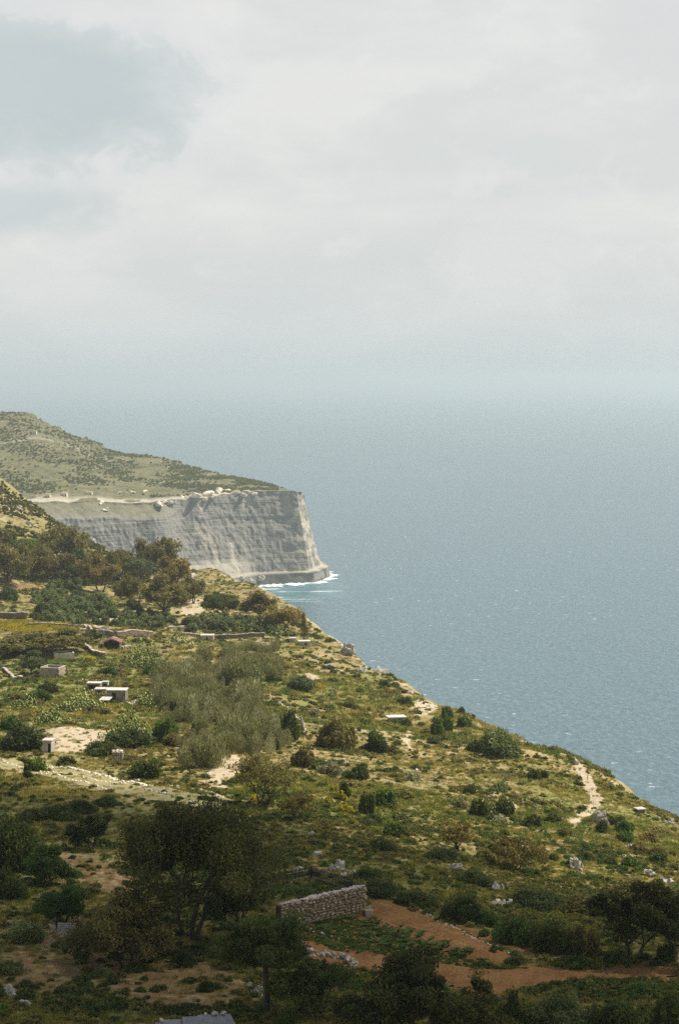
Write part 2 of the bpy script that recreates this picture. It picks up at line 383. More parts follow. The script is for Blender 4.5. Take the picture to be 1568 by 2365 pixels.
GREEN = [[(0,1850),(300,1860),(560,1900),(900,1990),(1200,2060),(1568,2100),(1568,2230),(1200,2210),(860,2070),(640,2000),(300,1960),(0,1960)],
         [(0,1480),(360,1480),(400,1560),(200,1600),(0,1650)], [(560,1560),(900,1560),(940,1640),(700,1640)],
         [(1180,1790),(1340,1800),(1360,1880),(1240,1900)], [(0,2030),(200,2060),(160,2130),(0,2120)], [(1250,1780),(1568,1900),(1568,1990),(1350,1880)],
         [(0,2250),(200,2290),(560,2340),(560,2365),(0,2365)], [(560,1830),(800,1860),(760,1950),(560,1900)]]
pale_m, soil_m, green_m = soft_mask(PALE), soft_mask(SOIL), soft_mask(GREEN)
rockband = (sstep(edge_dist(GX, GY), -7, -1) * (vnoise(GX / 3, GY / 3, 81) > 0.12))
pale_m = np.maximum(pale_m, rockband * 0.8)
pale_m = np.maximum(pale_m, sstep(GY, 900, 960) * (vnoise(GX / 6, GY / 12, 82) > 0.3) * 0.4)
green_m = np.maximum(green_m, sstep(GY, 840, 920) * 0.35)
tme = mesh_np('terrain', np.stack([GX, GY, GZ], -1).reshape(-1, 3), QF, gm, True, dict(pale=pale_m, soil=soil_m, green=green_m))
tag(obj('terrain', tme), 'rough scrubby hillside sloping down to the cliff edge above the sea', 'hillside', kind='structure')
def sheet(name, pts, mat, label, lift=0.07, noise=1.2, furrow=None):
    cxm = GX[:-1, :-1]; cym = GY[:-1, :-1]
    jx = cxm + noise * vnoise(cxm / 2.5, cym / 5, 91); jy = cym + 2 * noise * vnoise(cxm / 2.5, cym / 5, 92)
    sel = in_poly(jx, jy, wpoly(pts)).ravel()
    F = QF[sel]; used, inv = np.unique(F, return_inverse=True)
    V = np.stack([GX.ravel()[used], GY.ravel()[used], GZ.ravel()[used] + lift], 1)
    if furrow: V[:, 2] += 0.10 * np.sin((V[:, 0] * math.cos(furrow) + V[:, 1] * math.sin(furrow)) * 4.5) * (vnoise(V[:, 0] / 3, V[:, 1] / 3, 5) + 0.8) + 0.06 * vnoise(V[:, 0] * 2.5, V[:, 1] * 2.5, 6)
    o = obj(name, mesh_np(name, V, inv.reshape(-1, 4), mat, True))
    return tag(o, label, 'field' if 'field' in name else 'path', kind='structure')
FIELD_A = [(848,2088),(885,2078),(960,2105),(1060,2148),(1150,2195),(1238,2226),(1150,2232),(1000,2192),(900,2152),(850,2120)]
FIELD_B = [(900,2228),(1000,2222),(1200,2238),(1400,2242),(1568,2238),(1568,2262),(1420,2272),(1280,2272),(1200,2290),(1130,2312),(1060,2290),(960,2275),(880,2255)]
FIELD_C = [(655,2150),(690,2168),(760,2198),(880,2205),(925,2225),(880,2250),(760,2240),(690,2212)]
FIELD_D = [(1045,2138),(1110,2152),(1240,2195),(1330,2212),(1250,2218),(1130,2185)]
FIELD_E = [(820,2110),(850,2120),(960,2172),(1110,2220),(1060,2236),(900,2214),(760,2196),(690,2150),(740,2118)]
sheet('ploughed_field', FIELD_A, M['soil'], 'strip of bare red soil running right from the stone wall corner', furrow=0.6)
sheet('ploughed_field', FIELD_B, M['soil'], 'wide bare red field across the lower right of the photo', furrow=1.4)
sheet('ploughed_field', FIELD_C, M['soil'], 'small red soil plot left of the crop rows below the stone wall', furrow=0.9)
sheet('ploughed_field', FIELD_D, M['soil'], 'narrow red plot with three saplings beyond the line of white stones', furrow=0.6)
sheet('ploughed_field', FIELD_E, M['soil'], 'red soil patch planted with leafy green crops', furrow=0.7)
sheet('dirt_path', [(1322,1756),(1345,1770),(1372,1812),(1390,1850),(1380,1872),(1362,1855),(1345,1815),(1328,1780)], M['path'], 'pale bare path running down to the cliff edge beside a pole', noise=0.6)
sheet('track', [(0,1753),(90,1762),(230,1790),(330,1815),(430,1835),(545,1852),(510,1878),(430,1862),(330,1850),(200,1822),(90,1795),(0,1775)], M['track'], 'pale grassy terraces between lines of white stones', noise=0.8)
# ------------------------------------------------------------------ sea
SEA_R = 90000.0
wm, t = newmat('sea_water')
p = t.pos
chop = t.noise(t.mapping(p, (1.0, 0.45, 1), (0, 0, 0), (0, 0, 0.5)), 0.28, 6, 0.65, 0.3)
swell = t.noise(t.mapping(p, (1.0, 0.5, 1), (0, 0, 0), (0, 0, 0.35)), 0.045, 4, 0.6)
patch = t.noise(t.mapping(p, (1.0, 0.35, 1), (300, 0, 0), (0, 0, 0.2)), 0.0011, 4, 0.55)
c = t.mix(t.ramp(patch, 0.35, 0.65), (.035, .090, .116), (.047, .108, .133))
c = t.mix(t.math('MULTIPLY', t.ramp(chop, 0.40, 0.66), 0.75), c, (.11, .19, .225))  # bright highlights on the chop, painted into the water colour
shore = t.add('ShaderNodeVectorMath', dict(operation='DISTANCE'), _0=t.mapping(p, (1, 0.55, 0)), _1=(-62.0, 1960.0 * 0.55, 0.0)).outputs['Value']
shore = t.math('MULTIPLY', t.ramp(shore, 88.0, 22.0), t.ramp(swell, 0.25, 0.6))
c = t.mix(t.math('MULTIPLY', shore, 0.6), c, (.10, .26, .29))
caps = t.noise(t.mapping(p, (0.6, 0.8, 1), (0, 0, 0), (0, 0, 0.12)), 0.17, 3.0, 0.55)
gate = t.noise(t.mapping(p, (1, 0.5, 1), (900, 0, 0)), 0.0035, 3, 0.6)
foam = t.math('MULTIPLY', t.ramp(caps, 0.65, 0.75), t.ramp(gate, 0.40, 0.60))
fl = t.noise(t.mapping(p, (0.35, 1.6, 1), (40, 0, 0), (0, 0, -0.2)), 0.035, 3, 0.6)
foam = t.math('MAXIMUM', foam, t.math('MULTIPLY', t.ramp(fl, 0.50, 0.66), t.math('MULTIPLY', shore, 1.0)))
c = t.mix(foam, c, (.74, .77, .77))
t.set(t.bsdf.inputs['Base Color'], c)
t.set(t.bsdf.inputs['Roughness'], t.math('ADD', 0.28, t.math('MULTIPLY', foam, 0.5)))
t.bsdf.inputs['Specular IOR Level'].default_value = 0.5; t.bsdf.inputs['IOR'].default_value = 1.33
hgt = t.math('ADD', t.math('MULTIPLY', swell, 3.0), t.math('MULTIPLY', chop, 1.3))
t.set(t.bsdf.inputs['Normal'], t.add('ShaderNodeBump', None, Strength=0.8, Distance=0.9, Height=hgt).outputs[0])
th = np.linspace(0, 2 * math.pi, 181)[:-1]; rr = np.array([200, 1000, 4000, 12000, 30000, SEA_R])
V = np.vstack([[(0, 0, 0)]] + [np.stack([r * np.cos(th), r * np.sin(th), 0 * th], 1) for r in rr])
F = [(1 + i * 180 + j, 1 + i * 180 + (j + 1) % 180, 1 + (i + 1) * 180 + (j + 1) % 180, 1 + (i + 1) * 180 + j) for i in range(5) for j in range(180)]
bm = bmesh.new(); vv = [bm.verts.new(v) for v in V]
for f in F: bm.faces.new([vv[k] for k in f])
for j in range(180): bm.faces.new((vv[0], vv[1 + j], vv[1 + (j + 1) % 180]))
me = bpy.data.meshes.new('sea'); bm.to_mesh(me); bm.free(); me.materials.append(wm)
tag(obj('sea', me), 'wide blue-grey sea flecked with whitecaps, fading into haze', 'sea', kind='structure')

# ------------------------------------------------------------------ far headland with its sea cliff
hp = [(-260,520,1500),(-120,512,1720),(39,503,1880),(100,502,1930),(150,503,1955),(200,497,1990),(242,491,2025),(280,491.5,2046),(297,493,2051)]
HP = [(ray(u, v)[0] * y, y, CAM_Z + ray(u, v)[1] * y) for u, v, y in hp] + [(-41, 2068, 94), (-38, 2110, 88), (-48, 2200, 76), (-110, 2500, 50), (-260, 2900, 30)]
hr = [(-260,385,2300),(-120,404,2500),(33,414.5,2560),(106,446.5,2480),(152,457,2420),(204,470,2320),(250,480,2230),(282,488,2120),(296,492.8,2080)]
HR = [(ray(u, v)[0] * y, y, CAM_Z + ray(u, v)[1] * y) for u, v, y in hr] + [(-55, 2105, 94), (-64, 2140, 91), (-100, 2230, 84), (-190, 2520, 60), (-340, 2880, 40)]
HP, HR = np.array(HP), np.array(HR)
cl = np.concatenate([[0], np.cumsum(np.hypot(*(HP[1:] - HP[:-1])[:, :2].T))])
tcol = np.concatenate([np.linspace(cl[0], cl[1], 60)[:-1], np.linspace(cl[1], cl[11], 700)[:-1], np.linspace(cl[11], cl[-1], 40)])
EP = np.stack([np.interp(tcol, cl, HP[:, k]) for k in range(3)], 1); ER = np.stack([np.interp(tcol, cl, HR[:, k]) for k in range(3)], 1)
def smooth(a, n):
    k = np.ones(n) / n; return np.stack([np.convolve(np.pad(a[:, i], n // 2, 'edge'), k, 'valid')[:len(a)] for i in range(a.shape[1])], 1)
ES = smooth(EP, 41); tan = np.gradient(ES[:, :2], axis=0); tan /= np.linalg.norm(tan, axis=1)[:, None]
nrm = smooth(np.stack([tan[:, 1], -tan[:, 0]], 1), 31); nrm /= np.linalg.norm(nrm, axis=1)[:, None]
uE = 339 + EP[:, 0] / EP[:, 1] * FPX                     # where each column stands, left to right
uE = np.where(tcol > cl[8], 305 + (tcol - cl[8]) * 0.2, uE)
EP[:, 2] += 3 * vnoise(tcol / 22, tcol * 0, 41) + 1.5 * vnoise(tcol / 7, tcol * 0, 42)
NC, NHL = 150, 110
rowsV, rows_pale, rows_veg = [], [], []
benchw = sstep(uE, -60, 60) * (1 - sstep(uE, 140, 185)) # sloping bench under the rim, left part
ledge = sstep(uE, 205, 235)                               # dark wave-cut ledge at the foot, right part
scree = sstep(uE, 150, 185) * (1 - sstep(uE, 215, 250))
for i in range(NC):
    tt = i / (NC - 1)                                     # 0 foot .. 1 rim
    z = -4 + (EP[:, 2] + 4) * tt
    dn = 1 - tt
    out = 20 * dn ** 1.25
    butt = 7 * vnoise(tcol / 46, z / 160, 43) + 3 * vnoise(tcol / 17, z / 90 + 5, 44) + 2.0 * vnoise(tcol / 7, z / 11, 45) + 1.3 * vnoise(tcol / 3, z / 4, 46)
    out = out + butt * (0.35 + 0.65 * min(1, 4 * tt))
    zz = z + 2.5 * vnoise(tcol / 90, tcol * 0, 47) + 0.02 * tcol
    brk = 0.4 + 1.2 * np.clip(vnoise(tcol / 24, z / 20, 51) + .5, 0, 1)
    st = brk * vnoise(zz / 3.1, tcol / 160, 48) * 1.5 + vnoise(zz / 1.2, tcol / 60, 49) * 0.8 + 0.5 * np.sign(vnoise(zz / 8.0, tcol / 400, 50))
    out = out + 0.3 * st * (0.4 + 0.6 * tt)
    b0 = sstep(z, EP[:, 2] - 16, EP[:, 2]); out = out + benchw * (1 - b0) * 26
    out = out + ledge * (1 - sstep(z, 11.5, 13.0)) * (7 + 4 * vnoise(tcol / 30, tcol * 0, 53))
    out = out + scree * np.maximum(0, 30 - z) * 0.55
    x = EP[:, 0] + nrm[:, 0] * out; y = EP[:, 1] + nrm[:, 1] * out
    rowsV.append(np.stack([x, y, z], 1))
    streak = np.exp(-((uE - 190 - 22 * dn) / 11) ** 2) * (vnoise(tcol / 6, z / 7, 54) > -0.05) * 0.75
    streak = np.maximum(streak, np.exp(-((uE - 224) / 3.5) ** 2) * (tt < 0.5) * 0.9)
    streak = np.maximum(streak, sstep(uE, 272, 296) * (vnoise(tcol / 8, z / 6, 55) > 0.0) * 0.8)
    streak = np.maximum(streak, np.exp(-((uE - 247) / 4.0) ** 2) * (tt > 0.84) * 0.8)
    streak = np.maximum(streak, scree * (z < 26) * 0.75)
    streak = np.maximum(streak, ledge * sstep(z, 12.2, 13.0) * (1 - sstep(z, 13.8, 15.5)) * 0.9)
    darkb = ledge * (1 - sstep(z, 11.0, 12.2))
    rows_pale.append(streak - darkb); rows_veg.append(benchw * sstep(z, EP[:, 2] - 18, EP[:, 2] - 8) * 0.75 + 0 * z)
for i in range(1, NHL + 1):
    r = i / NHL
    P = EP * (1 - r) + ER * r
    P[:, 2] = EP[:, 2] + (ER[:, 2] - EP[:, 2]) * (0.25 * r + 0.75 * r ** 1.25)
    fade = min(1.0, r * 6)
    jx, jy = P[:, 0], P[:, 1]
    P[:, 2] += fade * (7 * vnoise(jx / 90, jy / 90, 61) + 3.2 * vnoise(jx / 30, jy / 40, 62) + 1.6 * vnoise(jx / 9, jy / 12, 63)) * np.clip(np.hypot(*(ER - EP)[:, :2].T) / 420 - .3, 0.06, 1)
    P[:, 2] += fade * np.clip(1.3 - (uE - 120) / 140, .1, 1.3) * np.sign(vnoise(P[:, 2] / 9, jx / 500, 64))
    rowsV.append(P)
    rimr = (1 - sstep(np.full(len(tcol), r), 0.03, 0.10)) * (vnoise(tcol / 14, tcol * 0 + r * 30, 65) > -0.22)
    rimr = np.maximum(rimr, np.exp(-((uE - 222) / 32) ** 2) * (r < 0.2) * (vnoise(tcol / 10, tcol * 0 + r * 40, 66) > -0.18))
    path = (np.abs(r - 0.62 - 0.12 * np.sin(uE / 40)) < 0.012) * (uE < 120) * 0.5
    rows_pale.append(np.maximum(rimr * 0.95, path)); rows_veg.append(np.ones(len(tcol)))
for k, (back, dz) in enumerate([(60, 12), (200, 80), (330, 175)]):
    P = ER.copy(); P[:, 0] -= nrm[:, 0] * back; P[:, 1] -= nrm[:, 1] * back; P[:, 2] = np.maximum(P[:, 2] - dz, -6)
    rowsV.append(P); rows_pale.append(np.zeros(len(tcol))); rows_veg.append(np.ones(len(tcol)))
HV = np.stack(rowsV); nr, nc = HV.shape[:2]
ix = np.arange(nr * nc).reshape(nr, nc)
HF = np.stack([ix[:-1, :-1], ix[:-1, 1:], ix[1:, 1:], ix[1:, :-1]], -1).reshape(-1, 4)
cm, t = newmat('cliff_and_scrub')
pale = t.add('ShaderNodeAttribute', dict(attribute_name='pale')).outputs['Fac']; veg = t.add('ShaderNodeAttribute', dict(attribute_name='veg')).outputs['Fac']
band = t.noise(t.mapping(t.pos, (0.006, 0.006, 0.42)), 1.0, 5, 0.65)
blot = t.noise(t.mapping(t.pos, (0.035, 0.035, 0.03)), 1.0, 5, 0.6)
grit = t.noise(t.pos, 0.35, 5, 0.65)
c = t.mix(t.ramp(band, 0.34, 0.66), (.235, .225, .198), (.262, .25, .22))
c = t.mix(t.math('MULTIPLY', t.ramp(blot, 0.45, 0.7), 0.3), c, (.31, .288, .24))
c = t.mix(t.math('MULTIPLY', t.ramp(blot, 0.42, 0.25), 0.2), c, (.15, .145, .13))
fine_s = t.noise(t.mapping(t.pos, (0.01, 0.01, 1.3)), 1.0, 3, 0.6)
c = t.mix(t.math('MULTIPLY', t.ramp(fine_s, 0.55, 0.68), 0.45), c, (.15, .142, .125))
c = t.mix(t.math('MULTIPLY', t.math('MAXIMUM', pale, 0.0), 0.8), c, (.52, .46, .35))
c = t.mix(t.math('MAXIMUM', t.math('MULTIPLY', pale, -0.85), 0.0), c, (.075, .08, .07))
g1 = t.noise(t.pos, 0.03, 5, 0.65); g2 = t.noise(t.pos, 0.16, 5, 0.65)
g = t.mix(t.ramp(g1, 0.4, 0.6), (.125, .125, .055), (.19, .17, .09))
g = t.mix(t.math('MULTIPLY', t.ramp(g2, 0.48, 0.64), 0.85), g, (.085, .095, .04))
g = t.mix(t.math('MULTIPLY', t.ramp(g2, 0.44, 0.30), 0.7), g, (.27, .235, .15))
vegf = t.math('MULTIPLY', veg, t.math('SUBTRACT', 1.0, t.math('MAXIMUM', pale, 0.0)))
c = t.mix(vegf, c, g)
c = t.mix(1.0, c, t.mix(grit, (.7, .7, .7), (1.3, 1.3, 1.3)), 'MULTIPLY')
t.set(t.bsdf.inputs['Base Color'], c); t.bsdf.inputs['Roughness'].default_value = 0.95; t.bsdf.inputs['Specular IOR Level'].default_value = 0.1
t.set(t.bsdf.inputs['Normal'], t.add('ShaderNodeBump', None, Strength=0.6, Distance=1.4, Height=t.math('ADD', grit, t.math('MULTIPLY', band, 0.8))).outputs[0])
hme = mesh_np('headland', HV.reshape(-1, 3), HF, cm, False, dict(pale=np.stack(rows_pale), veg=np.stack(rows_veg)))
tag(obj('headland', hme), 'far green headland ending in a sheer grey layered limestone sea cliff', 'headland', kind='structure')

# surf along the cliff foot: a low ragged sheet of foam
fm, t = newmat('surf_foam')
t.set(t.bsdf.inputs['Base Color'], t.mix(t.noise(t.pos, 0.3, 5, 0.7), (.55, .66, .68), (.86, .88, .88))); t.bsdf.inputs['Roughness'].default_value = 0.9
foot = HV[6]; sel = [j for j in range(nc) if 228 < uE[j] < 332]
mb = MB(); qs = []; vs_ = []
for j in sel[::2]:
    p = foot[j]; nn = nrm[j]
    wv = (5 + 14 * (vnoise(np.array([tcol[j] / 9]), np.array([0.]), 77)[0] + 0.35) + 14 * vnoise(np.array([tcol[j] / 3]), np.array([0.]), 78)[0]) * (1.5 - 0.7 * float(sstep(np.array([uE[j]]), 260, 300)[0]))
    for k in range(5):
        f = k / 4; vs_.append((p[0] + nn[0] * (f * max(wv, 3) - 3), p[1] + nn[1] * (f * max(wv, 3) - 3), 0.25 + 1.2 * (1 - f) * (0.5 + random.random())))
nj = len(sel[::2])
qs = [(i * 5 + k, (i + 1) * 5 + k, (i + 1) * 5 + k + 1, i * 5 + k + 1) for i in range(nj - 1) for k in range(4)]
tag(obj('surf', mesh_np('surf', vs_, qs, fm, True)), 'white surf breaking along the dark ledge at the cliff foot', 'surf', kind='stuff')

# ------------------------------------------------------------------ the cloud overhead whose shade lies on the near slope
cmat, t = newmat('cloud_body')
t.set(t.bsdf.inputs['Base Color'], (.9, .9, .9)); t.bsdf.inputs['Roughness'].default_value = 1.0; t.bsdf.inputs['Specular IOR Level'].default_value = 0.0
tr = t.add('ShaderNodeBsdfTranslucent', None, Color=(.9, .9, .9))
mc_ = t.add('ShaderNodeMixShader', None, _0=0.62, _1=t.bsdf.outputs[0], _2=tr.outputs[0])
t.l.new(t.add('ShaderNodeMixShader', None, _0=0.80, _1=mc_.outputs[0], _2=t.add('ShaderNodeBsdfTransparent').outputs[0]).outputs[0], t.out.inputs[0])   # thin cloud: some sunlight gets through
CLOUD_Z = 2100.0
def shade_edge(x):                                        # ground line (y) where the shade ends
    return np.interp(x, [-200, -55, -14, 6, 20, 42, 120], [345, 312, 282, 262, 245, 226, 190])
bm0 = bmesh.new(); bmesh.ops.create_icosphere(bm0, subdivisions=2, radius=1.0)
ico = np.array([v.co[:] for v in bm0.verts]); icof = np.array([[v.index for v in f.verts] for f in bm0.faces]); bm0.free()
mb = MB(); tsh = (CLOUD_Z - 158) / sd[2]
r2 = np.random.default_rng(3)
def puff(gx, gy, r, zz):
    p = np.array([gx, gy, 158]) + sd * tsh; p[2] += zz
    d = 1 + 0.25 * np.sin(ico @ r2.normal(size=(3,)) * 4 + r2.uniform(0, 6))
    mb.add(ico * d[:, None] * np.array([r, r, r * 0.7]) + p, icof)
for i in range(190):                                      # body
    gx = r2.uniform(-330, 230); gy = r2.uniform(-420, 1) + float(shade_edge(gx)) - 45
    r = r2.uniform(32, 60); puff(gx, gy, r, r2.uniform(0, 60))
for i in range(420):                                      # ragged rim
    gx = r2.uniform(-330, 230); r = r2.uniform(4, 13); puff(gx, float(shade_edge(gx)) - abs(r2.normal(0, 24)) + r2.normal(6, 12), r, r2.uniform(-5, 25))
cme = mesh_np('cloud', np.vstack(mb.V), np.vstack(mb.F), cmat, True)
tag(obj('cloud', cme), 'grey cloud overhead casting its shade over the near slope', 'cloud', kind='structure')

# ------------------------------------------------------------------ sea haze
HZ = 96000.0
mb = MB().box((0, 0, (255 - 8) / 2), (2 * HZ, 2 * HZ, 255 + 8))
hm = bpy.data.materials.new('haze_air'); hm.use_nodes = True; t = NT(hm.node_tree); t.n.clear()
o_ = t.add('ShaderNodeOutputMaterial')
pv = t.add('ShaderNodeVolumePrincipled', None, Color=(.69, .765, .80), Density=0.000108, Anisotropy=0.35)
t.l.new(pv.outputs[0], o_.inputs['Volume'])
tag(obj('haze', mb.mesh('haze', hm)), 'pale sea haze thickening towards the horizon', 'haze', kind='stuff')
# ------------------------------------------------------------------ foliage builders
def leaf_quads(Cn, size, up=0.5, aspect=0.5, seed=0):
    r = np.random.default_rng(seed); n = len(Cn)
    nv = r.normal(size=(n, 3)); nv[:, 2] += up; nv /= np.linalg.norm(nv, axis=1)[:, None]
    a = np.cross(nv, r.normal(size=(n, 3))); a /= np.linalg.norm(a, axis=1)[:, None] + 1e-9; b = np.cross(nv, a)
    s = (np.asarray(size) * r.uniform(0.6, 1.35, n))[:, None]
    V = np.stack([Cn + a * s, Cn + b * s * aspect, Cn - a * s, Cn - b * s * aspect], 1).reshape(-1, 3)
    F = np.arange(4 * n).reshape(n, 4)
    return V, F, r.uniform(0, 1, n)
def foliage_mesh(name, Cn, size, seed, up=0.5, aspect=0.5, lump=None):
    V, F, tint = leaf_quads(Cn, size, up, aspect, seed)
    if lump is not None: tint = np.clip(0.55 * tint + 0.45 * lump, 0, 1)
    return mesh_np(name, V, F, None, False, None, dict(tint=tint))
def bush_points(seed, rx, rz, n, lobes=9, flat=0.0):
    """leaf centres of a low rounded shrub: overlapping lobes, denser towards each lobe's skin"""
    r = np.random.default_rng(seed); Cn = []; lump = []; el = r.uniform(.72, 1.0); lean = r.normal(0, .12, 2)
    for k in range(lobes):
        a = r.uniform(0, 2 * math.pi); d = rx * 0.74 * math.sqrt(r.uniform(0, 1)) if k else 0
        lr = rx * r.uniform(0.20, 0.44) * (1.0 if k else 1.25); hz = rz * r.uniform(0.22, 0.55)
        cz = max(hz * 0.3, rz * (0.55 - 0.42 * (d / rx)) * r.uniform(0.55, 1.25)); m = int(n / lobes * r.uniform(.6, 1.4))
        v = r.normal(size=(m, 3)); v /= np.linalg.norm(v, axis=1)[:, None]; rad = r.uniform(0.2, 1.0, m) ** 0.42 * r.uniform(0.8, 1.12, m)
        st = r.uniform(0, 1, m) < .10; rad[st] *= r.uniform(1.0, 1.45, st.sum())
        p = v * rad[:, None] * np.array([lr, lr, hz]) + np.array([d * math.cos(a), d * math.sin(a) * el, cz]); p[:, :2] += p[:, 2:3] * lean
        keep = p[:, 2] > 0.02; Cn.append(p[keep]); lump.append(np.full(keep.sum(), r.uniform(0, 1)))
    return np.vstack(Cn), np.concatenate(lump)
BUSH = {}
def bush_variants(key, rx, rz, n, size, count, lobes=9, up=0.5):
    BUSH[key] = []
    for k in range(count):
        sd_ = hash(key) % 1000 * 0 + len(key) * 131 + k * 17 + int(rx * 100)
        Cn, lump = bush_points(sd_, rx, rz, n, lobes); f = foliage_mesh('shrub_foliage', Cn, size, sd_, up, 0.5, lump)
        mb = MB(); r = np.random.default_rng(sd_)
        for q in range(6):
            a = r.uniform(0, 6.28); e = np.array([math.cos(a) * rx * 0.5, math.sin(a) * rx * 0.5, rz * 0.75])
            mb.tube([(0, 0, -0.4), e * np.array([.35, .35, .5]), e], [0.03 * rx, 0.022 * rx, 0.01 * rx], 4)
        BUSH[key].append((f, mb.mesh('shrub_stem', M['bark'])))
bush_variants('small', 0.9, 0.8, 620, 0.15, 6, 9)
bush_variants('mid', 2.0, 2.0, 3000, 0.20, 7, 16)
bush_variants('big', 3.4, 3.6, 8500, 0.24, 5, 24)
bush_variants('near', 2.2, 2.3, 7600, 0.13, 6, 20)
bush_variants('nearbig', 3.6, 4.0, 17000, 0.17, 5, 28)
bush_variants('grove', 2.2, 2.6, 1700, 0.27, 5, 10)
SIZE = dict(small=(0.9, 0.8), mid=(2.0, 2.0), big=(3.4, 3.6), near=(2.2, 2.3), nearbig=(3.6, 4.0), grove=(2.2, 2.6))
def setmat(o, m):
    if not o.data.materials: o.data.materials.append(m)
    o.material_slots[0].link = 'OBJECT'; o.material_slots[0].material = m
def shrub_at(p, key, wd, ht, leaf, label, group=None, name='shrub', k=None):
    f, s = random.choice(BUSH[key]) if k is None else BUSH[key][k % len(BUSH[key])]
    rx, rz = SIZE[key]; sx, sz = wd / (2 * rx), ht / (rz * 1.02)
    t_ = thing(name, label, 'shrub' if 'tree' not in name else 'tree', (p[0], p[1], p[2] - 0.15), random.uniform(0, 6.28), group); t_.scale = (sx, sx, sz)
    o = obj('foliage' if 'tree' not in name else 'crown', f, t_); setmat(o, L[leaf])
    obj('stem' if 'tree' not in name else 'trunk', s, t_); return t_
def shrub(fx, fy, w_, h_, leaf, label, group=None, key=None, name='shrub'):
    p = at(fx, fy); m = mpp(p[1])
    wd = w_ * m; ht = h_ * m * 0.97
    if key is None:
        key = ('near' if wd < 5.5 else 'nearbig') if p[1] < 300 else ('small' if wd < 2.2 else 'mid' if wd < 5.5 else 'big')
    return shrub_at(p, key, wd, ht, leaf, label, group, name)

def tree_meshes(seed, Hh, Wd, stems=1, fork=0.3, n=9000, size=0.16, crown0=0.25, spread=0.5, clump=0.13, up=0.4, sparse=1.0):
    """tapered trunk and limbs; leaves gathered in clumps round the branch ends"""
    r = np.random.default_rng(seed); mt, mb = MB(), MB(); tips = []
    rad0 = Hh * 0.024 / math.sqrt(stems) + 0.05
    for s in range(stems):
        a0 = r.uniform(0, 6.28); lean = Wd * 0.16 * (stems > 1) * np.array([math.cos(a0 + s * 6.28 / stems), math.sin(a0 + s * 6.28 / stems)])
        b = np.array([lean[0] * 0.3, lean[1] * 0.3, -0.5]); f = np.array([lean[0], lean[1], Hh * fork * r.uniform(0.85, 1.15)])
        midp = (b + f) / 2 + r.normal(size=3) * np.array([1, 1, 0]) * Hh * 0.015
        mt.tube([b, midp, f], [rad0 * 1.35, rad0, rad0 * 0.82], 7)
        for q in range(max(4, 9 // stems)):
            a = a0 + q * 2.4 + r.uniform(-.4, .4); rr = Wd * 0.5 * math.sqrt(r.uniform(0.12, 0.95)); 
            top = Hh * (crown0 + (0.97 - crown0) * (1 - (rr / (Wd * 0.5)) ** 2 * 0.75) * r.uniform(0.65, 1.0))
            e = np.array([lean[0] + rr * math.cos(a), lean[1] + rr * math.sin(a), top]); 
            m1 = f + (e - f) * 0.4 + np.array([0, 0, -Hh * 0.03]) + r.normal(size=3) * Hh * 0.025
            m2 = f + (e - f) * 0.75 + r.normal(size=3) * Hh * 0.025
            r1 = rad0 * r.uniform(0.35, 0.6); mb.tube([f - np.array([0, 0, .15]), m1, m2, e], [r1, r1 * .7, r1 * .42, r1 * .12], 5); tips += [e, m2]
            for c_ in range(6):
                tt = r.uniform(0.35, 0.95); bp = m1 + (e - m1) * tt
                d = r.normal(size=3); d[2] = abs(d[2]) * 0.5 - 0.1; d /= np.linalg.norm(d)
                e2 = bp + d * Wd * r.uniform(0.10, 0.22); e2[2] = min(max(e2[2], Hh * crown0 * 0.8), Hh)
                mb.tube([bp, (bp + e2) / 2 + r.normal(size=3) * 0.1, e2], [r1 * .3, r1 * .18, r1 * .05], 4); tips += [e2]
    tips = np.array(tips); per = int(n / len(tips)); Cn, lump = [], []
    for e in tips:
        m = int(per * r.uniform(0.5, 1.5)); cr = Wd * clump * r.uniform(0.6, 1.25)
        v = r.normal(size=(m, 3)); v /= np.linalg.norm(v, axis=1)[:, None]
        p = e + v * (r.uniform(0, 1, m) ** 0.5)[:, None] * np.array([cr, cr, cr * 0.72]); Cn.append(p); lump.append(np.full(m, r.uniform(0, 1)))
    Cn = np.vstack(Cn); lump = np.concatenate(lump); k = Cn[:, 2] > Hh * crown0 * 0.55
    return mt.mesh('tree_trunk', M['bark']), foliage_mesh('tree_crown', Cn[k], size, seed, up, 0.5, lump[k]), mb.mesh('tree_branches', M['bark'])
def tree_place(meshes, p, leaf, label, rz=0.0, scale=1.0, group=None, name='tree'):
    t_ = thing(name, label, 'tree', p, rz, group); t_.scale = (scale,) * 3 if not isinstance(scale, tuple) else scale
    tk_ = obj('trunk', meshes[0], t_)
    if len(meshes) > 2: obj('branch', meshes[2], tk_)
    o = obj('crown', meshes[1], t_); setmat(o, L[leaf]); return t_
def tree(fx, fy, w_, h_, leaf, label, seed, **k):
    p = at(fx, fy); m = mpp(p[1]); return tree_place(tree_meshes(seed, h_ * m, w_ * m, **k), p, leaf, label)

